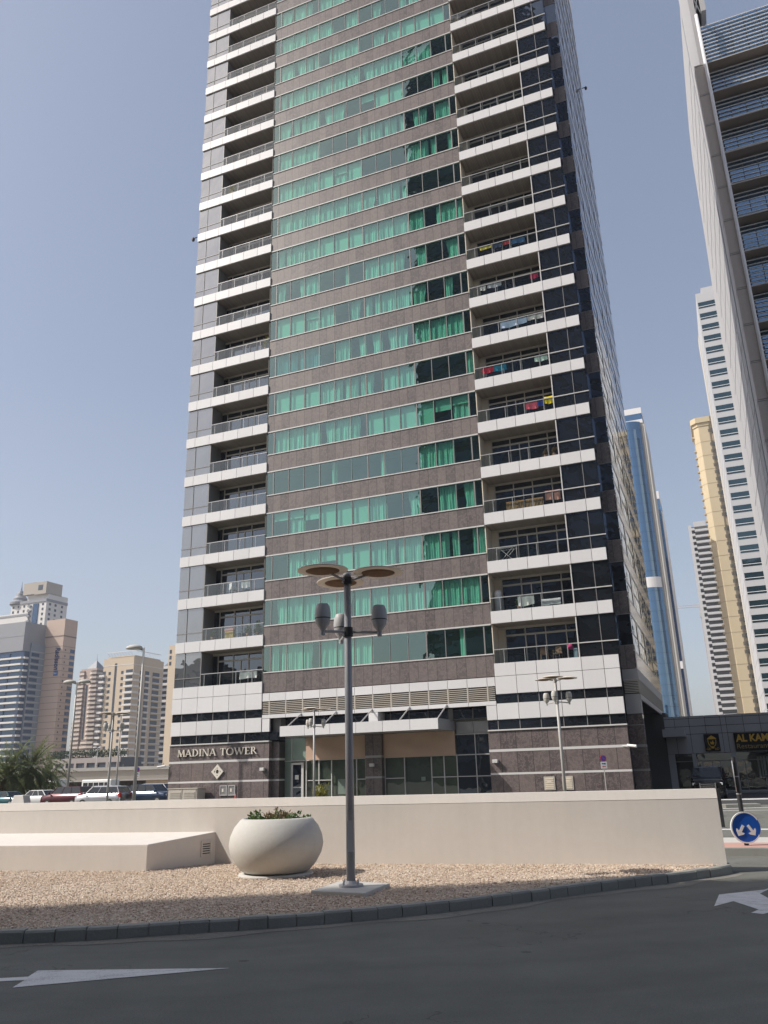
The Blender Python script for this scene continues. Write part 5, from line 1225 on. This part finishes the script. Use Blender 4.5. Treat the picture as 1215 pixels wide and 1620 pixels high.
yt, YX, YY = bthing('yellow_tower', 'slender sand yellow tower with a cornice, beside the white balconied tower', .4211, 333.0)
HY = el(.4140, YX, YY) - GND
M['yellow'] = paint('yellow_render', (.53, .44, .29), .8, var=.06, sc=.2); M['yellow_dark'] = paint('yellow_joint', (.36, .29, .19), .8)
pl8 = [(0, 4), (0, 2.2), (2.2, 0), (6.4, 0), (7.4, 1.0), (22, 1.0), (22, 22), (0, 22)]
q = MB(); q.prism(pl8, 0, HY - 4); q.build('tower_body', M['yellow'], yt)
q = MB(); cx, cy = 3.6, 3.2
for z0_, z1_, gr in ((HY - 4, HY - 2.5, .3), (HY - 2.5, HY, .9)): q.prism([(x - gr if x < 3 else x + gr * (x < 10), y - gr if y < 3 else y) for x, y in pl8], z0_, z1_)
q.build('cornice', M['yellow'], yt)
nfl = 44
for i in range(nfl):
    z = 2 + i * 3.28
    if z > HY - 8: break
    fq = MB(); wq = MB()
    if i % 2 == 0: fq.prism([(-.06, 4), (-.06, 2.2), (2.2, -.06), (6.4, -.06), (7.4, .94), (8, .94), (8, 1.6), (0.5, 4)], z, z + .22)
    if i not in (12, 30, 42):
        wq.box(6.0, 6.3, -.08, -.01, z + 1, z + 2.5); wq.box(6.55, 6.8, .0, .3, z + 1, z + 2.5)
        b_ = MB(); b_.box(7.6, 10.5, .2, .99, z + .8, z + 2.7); b_.build('bay_window', M['dark_glass'], yt) if i % 1 == 0 else None
        b_ = MB(); b_.box(-.9, -.01, 3.0, 5.2, z + .2, z + .9); b_.build('side_balcony', M['yellow'], yt)
    else: fq.box(6.2, 12, .5, .99, z, z + 3.0)
    if fq.v: fq.build('floor_band', M['yellow_dark'], yt)
    if wq.v: wq.build('small_window', M['room'], yt)

vt, VX, VY = bthing('balcony_tower', 'far white tower of stacked long balconies with a stepped left edge', .394, 424.0)
HV = el(.2775, VX, VY) - GND
q = MB(); q.box(1.0, 26, 1.6, 24, 0, HV - .5); q.build('tower_body', M['room'], vt)
q = MB(); q.box(0, 1.6, .4, 20, 0, HV + .3); q.box(3, 9, 1.5, 20, HV - .5, HV + 2.4); q.build('side_pier', M['white_clad'], vt)
for i in range(40):
    z = HV - 3.6 - 3.28 * i
    if z < 0: break
    q = MB(); q.box(3.2, 24, -.3, 1.59, z - .1, z + 1.15); q.box(1.61, 3.19, -.1, 1.59, z + .9, z + 2.2); q.build('balcony', M['white_clad'], vt)

b1, BX, BY = bthing('blue_glass_tower', 'curved blue glass tower with white roof bands beside the main tower', .318, 264.0)
HB = el(.4430, BX, BY) - GND
arcp = [(u, 1.6 * ((u - 4.0) / 4.0) ** 2 - 1.6 + .4) for u in [8 - i * 8 / 10 for i in range(11)]][::-1]
q = MB()
plan = arcp + [(8, 20), (0, 20)]
for k_ in range(36):
    z0_ = k_ * 3.4
    if z0_ > HB - 8: break
    q.prism(plan, z0_ + .04, z0_ + 3.36)
q.build('curved_glazing', M['blue_glass'], b1)
q = MB(); q.box(8.01, 9.45, .9, 20, 0, HB - 6); q.build('stone_edge', M['concrete_pale'], b1)
q = MB(); q.box(8.25, 8.45, .88, .899, 0, HB - 7); q.box(8.9, 9.1, .88, .899, 0, HB - 7); q.build('edge_slots', M['mull'], b1)
q = MB(); q.box(.5, 9.0, .6, 18, HB - 6.0, HB - 4.6); q.box(1.0, 9.0, .8, 18, HB - 2.2, HB); q.build('roof_bands', M['panel'], b1)
q = MB(); q.box(1.1, 8.9, .85, 17.5, HB - 4.59, HB - 2.21); q.build('plant_storey', M['blue_glass'], b1)
q = MB(); q.prism([(x, y - .12) for x, y in arcp] + [(8, 4), (0, 4)], 60 - 1.0, 62.5); q.build('sky_lobby_band', M['panel'], b1)
b2, B2X, B2Y = bthing('blue_glass_tower', 'darker slim blue glass tower farther down the street', .352, 330.0)
HB2 = el(.3268, B2X, B2Y) - GND
M['dark_blue'] = mirror_glass('dark_blue_glass', (.01, .02, .05), 2.0, (.3, .45, .75), wav=.02)
q = MB(); q.box(0, 3.1, 0, 20, 0, HB2 - 30); q.build('lower_glazing', M['dark_blue'], b2)
q = MB(); q.box(0, 3.1, 0, 20, HB2 - 29.9, HB2 - 3.5); q.build('upper_glazing', M['blue_glass'], b2)
q = MB(); q.box(-.1, 3.2, -.1, 20, HB2 - 3.49, HB2); q.box(1.6, 3.2, -.12, 20, 40, 43); q.box(3.11, 3.6, .3, 20, 0, HB2 - 9); q.build('white_trim', M['panel'], b2)
ct, KX, KY = bthing('tower_crane', 'thin far tower crane beside the white balconied tower', .3935, 470, 'crane')
M['crane'] = paint('crane_paint', (.50, .42, .40), .6)
q = MB()
for dx in (0, 1.6):
    q.tube((dx, 0, 0), (dx, 0, 92), .16, n=5)
for i in range(46): q.tube((0, 0, i * 2), (1.6, 0, i * 2 + 2), .09, n=4); q.tube((0, 0, i * 2 + 2), (1.6, 0, i * 2 + 2), .09, n=4)
q.build('mast', M['crane'], ct)
q = MB(); q.box(-.6, 2.4, -1, 1, 86, 89); q.build('cab', M['white_clad'], ct)
q = MB(); q.tube((3, 0, 92), (-22, 0, 93.0), .22, n=5); q.tube((3, 0, 93.4), (-20, 0, 94.0), .14, n=5)
for i in range(16): q.tube((2 - i * 1.5, 0, 92.1), (1.2 - i * 1.5, 0, 93.6), .08, n=4)
q.build('jib', M['crane'], ct)

# ------------------------------------------------------------------ towers across the road on the left
M['hotel_grey'] = paint('grey_cladding', (.24, .25, .275), .55, var=.04, sc=.1); M['tan'] = paint('tan_stone', (.47, .365, .30), .8, var=.05, sc=.12); M['tan_dark'] = paint('tan_groove', (.20, .15, .13), .8)
M['far_white'] = paint('far_white_render', (.62, .61, .59), .7, var=.05, sc=.1); M['far_blue'] = mirror_glass('far_blue_window', (.02, .05, .11), 1.9, (.5, .65, .9), wav=0); M['far_dark'] = paint('far_dark_window', (.035, .048, .07), .3)
hx, HYY = at(-.4548, 400.0)
hotel = thing('glass_hotel', 'grey and white hotel tower with long balconies on the far left', 'tower', (hx, HYY, GND), TYAW); HH = el(.1796, hx, HYY) - GND
q = MB(); q.mi = 0; q.box(-60, 0, 0, 13.8, HH - 14.6, HH); q.mi = 1; q.box(-60, -.05, 1.2, 13.8, 0, HH - 14.6); q.mi = 0; q.box(-60.1, .08, -.1, .0, HH - 7.2, HH - 6.9); q.build('tower_body', [M['hotel_grey'], M['far_blue']], hotel)
for i in range(22):
    z = HH - 18.2 - 3.12 * i
    if z < 1: break
    q = MB(); q.box(-60, -.2, -.3, 1.19, z - .3, z + .55); q.build('balcony', M['far_white'], hotel)
    q = MB(); q.box(-.049, .9, 1.0, 3.6, z - .3, z + .6); q.build('corner_balcony', M['far_white'], hotel)
    q = MB(); q.box(-14.5, -9, .75, 1.18, z + .96, z + 2.7); q.box(-30, -22, .75, 1.18, z + .96, z + 2.7); q.build('bay_glazing', M['far_blue'], hotel)
q = MB(); q.box(-.04, .9, 4.6, 13.7, 0, HH - 10.2); gp = q.build('glass_bay', paint('bay_cladding', (.20, .24, .29), .35, var=.04, sc=.1), hotel)
for i in range(22):
    z = HH - 16.8 - 3.12 * i
    if z < 1: break
    q = MB(); q.box(.901, .95, 5.2, 10.2, z, z + 1.7); q.build('window', M['far_blue'], gp)
    q = MB(); q.box(.901, .98, 4.6, 13.7, z + 2.3, z + 2.5); q.build('floor_line', M['far_white'], gp)
tx_, ty_ = hx - 13.8 * UY, HYY + 13.8 * UX
tant = thing('tan_hotel_wing', 'tan stone hotel tower with vertical hotel lettering, joined to the grey one', 'tower', (tx_, ty_, GND), TYAW); HTN = el(.1815, tx_, ty_) - GND
q = MB(); q.box(0, 12.3, .02, 9.0, 0, HTN); q.build('tower_body', M['tan'], tant)
q = MB(); q.box(-.0, 12.36, -.05, .019, HTN - 9.2, HTN - 8.5); q.box(12.301, 12.36, -.05, 9, HTN - 9.2, HTN - 8.5)
for i in range(21):
    z = HTN - 14.2 - 3.12 * i
    if z > 0: q.box(0, 12.34, -.02, .019, z, z + .22); q.box(12.301, 12.34, -.02, 9, z, z + .22)
q.build('grooves', M['tan_dark'], tant)
for i in range(21):
    z = HTN - 17 - 3.12 * i
    if z > 0:
        q = MB(); q.box(12.301, 12.37, 5.4, 8.6, z, z + 1.8); q.build('window', M['far_blue'], tant)
        q = MB(); q.box(12.301, 12.37, 1.7, 2.4, z + .6, z + 1.5); q.build('vent_window', M['far_dark'], tant)
hs = thing('hotel_sign', 'dark blue vertical script lettering above a small blue square on the tan stone tower', 'sign', (tx_ + 8.0 * UX, ty_ + 8.0 * UY, 0), TYAW)
M['navy'] = paint('navy_letters', (.012, .02, .10), .5)
mb = fit(text_mb('Radisson', 1, .1, .02, shear=.2), 0, 11.4, 0, 3.0); mb.v = [Vector((p.z, -.1 - (.25 if p.y < 0 else 0), 68.4 - p.x)) for p in mb.v]; mb.build('script_lettering', M['navy'], hs)
q = MB(); q.box(.3, 2.7, -.5, -.06, 54.2, 56.6); sq = q.build('blue_square', paint('hotel_blue', (.03, .09, .30), .5), hs)
mb = fit(text_mb('BLU', 1, .02), .6, 2.4, 55.0, 55.8, -.54); mb.build('square_lettering', M['far_white'], sq)

sx_, sy_ = at(-.4797, 540.0)
st = thing('spired_tower', 'white tower with a spired dome and a beige roof box behind the hotel', 'tower', (sx_, sy_, GND), TYAW)
ez = lambda e, X=sx_, Y=sy_: el(e, X, Y) - GND
q = MB(); q.box(-30, 19, 0, 20, 0, ez(.186)); q.box(2.0, 33, 1, 20, 0, ez(.1975)); q.build('tower_body', M['far_white'], st)
q = MB(); q.box(-30.2, 19.2, -.3, 20, ez(.1825), ez(.1845)); q.box(1.5, 33.4, .4, 20, ez(.1965), ez(.1995)); q.build('roof_cornice', M['hotel_grey'], st)
q = MB(); q.box(15, 33, 2, 20, ez(.1995), ez(.2060)); q.build('roof_storey', M['far_white'], st)
q = MB(); q.box(13.0, 23, -.5, 14, ez(.206), ez(.2195)); q.box(23.02, 33, -.5, 14, ez(.2050), ez(.2190)); q.build('beige_roof_box', paint('roof_box', (.38, .345, .30), .8, var=.05, sc=.1), st)
q = MB(); q.box(26, 30, -.6, -.49, ez(.2095), ez(.2155)); q.build('roof_window', M['far_dark'], st)
q = MB(); q.box(22, 26.5, .5, .99, 40, ez(.195)); q.build('blue_stripe', M['far_blue'], st)
for i in range(9):
    z = ez(.1945) - 3.4 * i
    for u in (3.5, 8, 13, 17, 29.5): 
        q = MB(); q.box(u, u + 1.3, .8, .99, z - 1.2, z + .4); q.build('window', M['far_dark'], st)
    q = MB(); q.box(18, 20.6, -.6, .99, z - 1.6, z - .6); q.build('balcony', M['hotel_grey'], st)
    for v in (3.5, 8.5, 14.5): q = MB(); q.box(33.001, 33.2, v, v + 1.6, z - 1.2, z + .4); q.build('side_window', M['far_dark'], st)
q = MB(); c = (5.2, 5, 0)
q.lathe([(6.5, ez(.1975)), (6.5, ez(.200)), (4.6, ez(.2025)), (4.6, ez(.205)), (3.4, ez(.2075)), (3.0, ez(.2105)), (2.2, ez(.2115)), (1.8, ez(.2135)), (.7, ez(.2145)), (.25, ez(.220)), (.08, ez(.2255)), (0, ez(.226))], 20, c); q.build('spired_dome', M['hotel_grey'], st, smooth=False)

px_, py_ = at(-.3790, 470.0)
pk = thing('pink_tower', 'slender pinkish tower with a pointed roof and rounded balcony stacks', 'tower', (px_, py_, GND), TYAW)
ez = lambda e: el(e, px_, py_) - GND
pk.scale = (.84, .84, 1)
M['pink_shade'] = paint('pink_render_shaded', (.22, .175, .155), .7, var=.2)  # shade between the balconies put into a darker pink
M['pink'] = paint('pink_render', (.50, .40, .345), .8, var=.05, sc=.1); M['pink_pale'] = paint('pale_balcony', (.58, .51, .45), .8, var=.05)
q = MB(); q.box(0, 13.6, 0, 14, 0, ez(.1265)); q.build('tower_body', M['pink'], pk)
q = MB(); zr, za = ez(.1265), ez(.1372); q.add([(3, 1, zr), (12, 1, zr), (12, 11, zr), (3, 11, zr), (7.5, 6, za)], [(0, 1, 4), (1, 2, 4), (2, 3, 4), (3, 0, 4)]); q.tube((7.5, 6, za - 1), (7.5, 6, ez(.1449)), .22, .05, 6); q.build('pointed_roof', M['hotel_grey'], pk)
q = MB(); q.box(5.4, 6.6, -.2, -.01, 20, ez(.108)); q.build('dark_slot', M['far_dark'], pk)
nb = 0
for i in range(24):
    z = ez(.1195) - 2.40 * i
    if z < 4: break
    wl = 0 if i < 3 else (1.0 if i < 12 else (3.0 if i < 20 else 5.0)); wr = 0 if i < 3 else (.8 if i < 10 else 1.6)
    dr = 1.0 if i < 16 else 4.2 + (i - 16) * .9
    q = MB(); q.prism([(-1.2 - wl, -.6), (3.6, -1.2), (3.6, 6), (-1.2 - wl, 6)], z, z + 1.15); q.build('left_balcony', M['pink_pale'], pk)
    q = MB(); q.prism([(8.6 - (dr - 1), -1.0), (11, -2.0), (14.6 + wr, -1.6), (15.4 + wr, 1), (15.4 + wr, 6), (8.6, 6)], z, z + 1.15); q.build('right_balcony', M['pink_pale'], pk)
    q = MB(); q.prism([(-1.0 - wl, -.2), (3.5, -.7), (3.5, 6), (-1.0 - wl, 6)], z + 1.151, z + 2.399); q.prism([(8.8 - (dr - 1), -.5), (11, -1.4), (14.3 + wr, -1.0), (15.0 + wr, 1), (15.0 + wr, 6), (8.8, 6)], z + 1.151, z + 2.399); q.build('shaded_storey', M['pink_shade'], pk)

ex_, ey_ = at(-.3147, 400.0)
be = thing('beige_tower', 'beige apartment tower with white balconies and a roof pergola', 'tower', (ex_, ey_, GND), TYAW)
HE = el(.1440, ex_, ey_) - GND
M['sandstone'] = paint('sand_render', (.52, .435, .33), .8, var=.05, sc=.12)
q = MB(); q.box(-18.7, 0, 0, 23.6, 0, HE - .6); q.box(-17.5, -1, 1.5, 22, HE - .6, HE + .4); q.build('tower_body', M['sandstone'], be)
q = MB(); q.box(-11.6, -10.3, -.08, -.005, 4, HE - 3.2); q.build('dark_stair_slot', M['far_dark'], be)
q = MB(); q.box(-18.8, .1, -.1, 23.7, HE - 4.4, HE - 4.1); q.build('cornice_line', M['far_white'], be)
for i in range(19):
    z = HE - 9.3 - 2.98 * i
    if z < .5: break
    for a in (-15.2, -7.4): q = MB(); q.box(a, a + 1.4, -.07, -.005, z + .6, z + 2.1); q.build('window', M['far_dark'], be)
    for a, b, c_, e_ in ((-20.0, -16.9, -1.3, 1), (-4.6, .9, -1.4, 3.6)): q = MB(); q.box(a, b, c_, e_, z - .2, z + .75); q.build('balcony', M['far_white'], be)
    for a, b in ((-18.9, -17.0), (-4.4, -.3)): q = MB(); q.box(a, b, -.06, -.004, z + .751, z + 2.5); q.build('balcony_opening', M['far_dark'], be)
    for a, b, c_, e_ in ((5.0, 7.2, .4, 2.2), (9.0, 12.2, .3, 2.5), (15.0, 20.5, .5, 2.4)): q = MB(); q.box(.004, .06, a, b, z + c_, z + e_); q.build('side_window', M['far_dark'], be)
    for a, b, c_, e_ in ((8.8, 12.4, -.2, .5), (14.8, 23, -.1, .35)): q = MB(); q.box(.061, .75, a, b, z + c_, z + e_); q.build('side_balcony', M['far_white'], be)
q = MB()
for i in range(9): q.tube((-16 + i * 1.75, 1.2, HE + .4), (-16.8 + i * 1.75, .2, HE + 2.2), .10, n=5)
q.box(-17.5, 1.2, .0, .25, HE + 2.2, HE + 2.45); q.box(1.0, 1.25, 0, 19, HE + 2.2, HE + 2.45)
for i in range(8): q.tube((-.6, 2 + i * 2.2, HE + .4), (.9, 2 + i * 2.2, HE + 2.2), .10, n=5)
q.build('roof_pergola', M['far_white'], be)
sl_, sY = at(-.2800, 440.0)
lt = thing('louvred_block', 'pale blue grey block of stacked slabs peeping out right of the beige tower', 'building', (sl_, sY, GND), TYAW); HL = el(.1345, sl_, sY) - GND
q = MB(); q.box(0, 12, .8, 14, 0, HL - 2); q.build('block_body', M['far_dark'], lt)
for i in range(20):
    z = HL - 3 - 2.95 * i
    if z > 0: q = MB(); q.box(-.5 - .12 * i * (i < 12), 12, -.2, .79, z, z + 1.3); q.build('slab', M['hotel_grey'] if i % 3 else M['far_white'], lt)
q = MB(); q.add([(0, .8, HL - 2), (12, .8, HL - 2), (12, 14, HL - 2), (0, 14, HL - 2), (6, .8, HL + 2), (6, 14, HL + 2)], [(0, 1, 4), (1, 2, 5, 4), (2, 3, 5), (3, 0, 4, 5)]); q.build('roof', M['hotel_grey'], lt)
tx2, ty2 = at(-.2722, 330.0)
te = thing('cream_tower', 'cream tower edge just beside the main tower, mostly hidden behind it', 'tower', (tx2, ty2, GND), TYAW); H2 = el(.1562, tx2, ty2) - GND
q = MB(); q.box(0, 16, 0, 16, 0, H2); q.build('tower_body', M['sandstone'], te)
for i in range(3): q = MB(); q.box(.5, 1.5, -.06, -.005, H2 - 3.4 - 2.4 * i, H2 - 1.9 - 2.4 * i); q.build('window', M['far_dark'], te)

# bridge, colonnade, hedge
br = thing('road_bridge', 'long pale concrete road bridge across the left background', 'bridge', (-62, 185, 0), R(-2.5))
M['far_conc'] = paint('bridge_concrete', (.40, .37, .32), .85, var=.10, sc=.3)
q = MB(); q.box(-90, 120, 0, 9, 2.5, 4.75); q.build('deck', M['far_conc'], br)
q = MB(); q.box(-90, 120, -.25, -.01, 4.4, 5.1); q.box(-90, 120, -.12, .2, 2.2, 2.49); q.build('parapet', M['concrete_pale'], br)
q = MB()
for i in range(70): q.box(-90 + i * 3, -89.9 + i * 3, -.1, 0, 5.101, 5.7)
q.build('railing_posts', M['mull'], br)
q = MB(); q.box(8, 20, 1, 8, GND, 2.19); q.box(34, 46, 1, 8, GND, 2.19); q.box(-40, -34, 1, 8, GND, 2.19); q.build('abutment', M['sandstone'], br)
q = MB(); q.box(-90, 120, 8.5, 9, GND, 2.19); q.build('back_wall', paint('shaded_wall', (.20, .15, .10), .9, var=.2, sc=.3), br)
cl_ = thing('colonnade_building', 'low grey building with square openings behind the bridge', 'building', (-104, 262, 0), TYAW)
q = MB(); q.box(-6, 24, .4, 10, GND, 9.3); q.build('building_body', M['far_dark'], cl_)
q = MB(); q.box(-6, 24, 0, .39, 7.9, 9.4); q.box(-6, 24, 0, .39, 4, 5.2)
for i in range(8): q.box(-6 + i * 4.1, -5.1 + i * 4.1, 0, .39, 5.2, 7.9)
q.build('colonnade', paint('mauve_grey', (.30, .27, .26), .8), cl_)
hd = thing('hedge', 'dark clipped hedge on top of the low grey building', 'hedge', (-104, 262, 9.4), TYAW); q = MB(); r = random.Random(8)
for i in range(3000): leaf(q, (r.uniform(-6, 24), r.uniform(.5, 4), r.uniform(0, 2.2)), .55, .2, (r.uniform(-1, 1), r.uniform(-1, 1), r.uniform(-.3, 1)))
q.build('leaves', M['hedge'], hd)

# date palms
def palm(loc, H, Rr, seed, label, lean=0.0):
    t = thing('date_palm', label, 'palm tree', (*loc, GND), 0, 'palm trees by the car park'); r = random.Random(seed)
    q = MB(); n = 14
    for i in range(n): q.tube((lean * (i / n) ** 2, 0, H * i / n), (lean * ((i + 1) / n) ** 2, 0, H * (i + 1) / n + .02), .24 + .05 * (i % 2), .20 + .05 * (i % 2), 10, cap=False)
    q.build('trunk', M['trunk'], t)
    q = MB(); qd = MB()
    for i in range(74):
        a = r.uniform(0, 6.283); dry = i > 64; e0 = r.uniform(-.55, 1.35) if not dry else r.uniform(-1.2, -.7); L = Rr * r.uniform(.8, 1.08) * (.8 if e0 < -.2 else 1)
        p = Vector((lean, 0, H)); d_ = Vector((math.cos(a) * math.cos(e0), math.sin(a) * math.cos(e0), math.sin(e0))); m_ = qd if dry else q; seg = 18; drp = r.uniform(.045, .085)
        side = Vector((-math.sin(a), math.cos(a), 0))
        for k_ in range(seg):
            s = k_ / seg; p2 = p + d_ * (L / seg); d2 = (d_ + Vector((0, 0, -drp * (1 + s)))).normalized()
            m_.add([p + side * .025, p2 + side * .02, p2 - side * .02, p - side * .025], [(0, 1, 2, 3)])
            if k_ > 1:
                ll = Rr * .17 * math.sin(math.pi * (.18 + .75 * s)) * r.uniform(.8, 1.2)
                for sg_ in (-1, 1):
                    up = d_.cross(side); 
                    for off in (0.0, .5):
                        b_ = p + (p2 - p) * off; v_ = (side * sg_ * .75 + d_ * .62 + up * r.uniform(-.5, .25)).normalized(); nn = v_.cross(Vector((0, 0, 1)))
                        nn = nn.normalized() * .055 if nn.length > .01 else Vector((.055, 0, 0)); m_.add([b_ - nn, b_ + nn, b_ + v_ * ll], [(0, 1, 2)])
            p, d_ = p2, d2
    q.build('crown', M['palm'], t); qd.build('dry_fronds', M['palm_dry'], t)
palm((-.4600 * 97, 97), 3.0, 4.9, 1, 'low date palm at the left edge with orange fruit stalks', .3); palm((-.4250 * 99, 99), 3.9, 4.8, 2, 'taller date palm right of the one at the left edge', -.3)
palm((-.4080 * 107, 107), 2.3, 4.6, 3, 'darker drooping palm beside the white minibus'); palm((-.4450 * 112, 112), 2.6, 4.6, 5, 'darker palm growing between and behind the two front palms')
palm((-.4820 * 100, 100), 2.4, 4.0, 9, 'palm only half inside the left edge')

# ------------------------------------------------------------------ behind the viewpoint: buildings that shade the road and show in the windows
def plain_block(name, label, x0, x1, y0, y1, h, wall, gl, step=3.6):
    t = thing(name, label, 'building', ((x0 + x1) / 2, (y0 + y1) / 2, GND)); cx, cy = (x0 + x1) / 2, (y0 + y1) / 2
    q = MB(); q.box(x0 - cx, x1 - cx, y0 - cy, y1 - cy, 0, h); q.build('wall', wall, t)
    q = MB(); z = 4.0
    while z < h - 3:
        q.box(x0 - cx + 1, x1 - cx - 1, y1 - cy + .005, y1 - cy + .08, z, z + 2.1); q.box(x1 - cx + .005, x1 - cx + .08, y0 - cy + 1, y1 - cy - 1, z, z + 2.1); z += step
    q.build('window_band', gl, t)
M['block_wall'] = paint('dim_grey_cladding', (.10, .105, .11), .6, var=.1, sc=.1); M['block_pale'] = paint('pale_render_far', (.34, .30, .26), .8, var=.1, sc=.1)
plain_block('dark_tower', 'tall dark tower behind the viewer, seen mirrored in the right half of the green windows', -40.3, -16, -26, 5.95, 134, M['block_wall'], M['dark_glass'])
plain_block('mirrored_block', 'pale block behind the viewer, mirrored in the lowest left glass panels', -150, -118, -26, 8, 27, M['block_pale'], M['far_dark'])
plain_block('mirrored_block', 'lower dark block behind the viewer, mirrored beside the pale one', -116, -96, -60, -22, 20, M['hotel_grey'], M['far_dark'])
plain_block('mirrored_block', 'long grey block added behind the viewer to cut sky light, dimly mirrored in low windows', -10, 75, -80, -34, 42, M['block_pale'], M['far_dark'])  # unseen block added to hold back sky light from behind

# ------------------------------------------------------------------ the dusty air between the viewer and the far towers
mh, th_, oh = _new('dusty_air'); pv = th_.nodes.new('ShaderNodeVolumePrincipled'); pv.inputs['Color'].default_value = (.80, .87, 1.0, 1); pv.inputs['Density'].default_value = 0.00024; pv.inputs['Anisotropy'].default_value = 0.0
th_.links.new(pv.outputs[0], oh.inputs['Volume'])
q = MB(); q.box(-420, 330, -110, 800, -2.2, 170); hz = q.build('haze', mh); hz['kind'] = 'stuff'
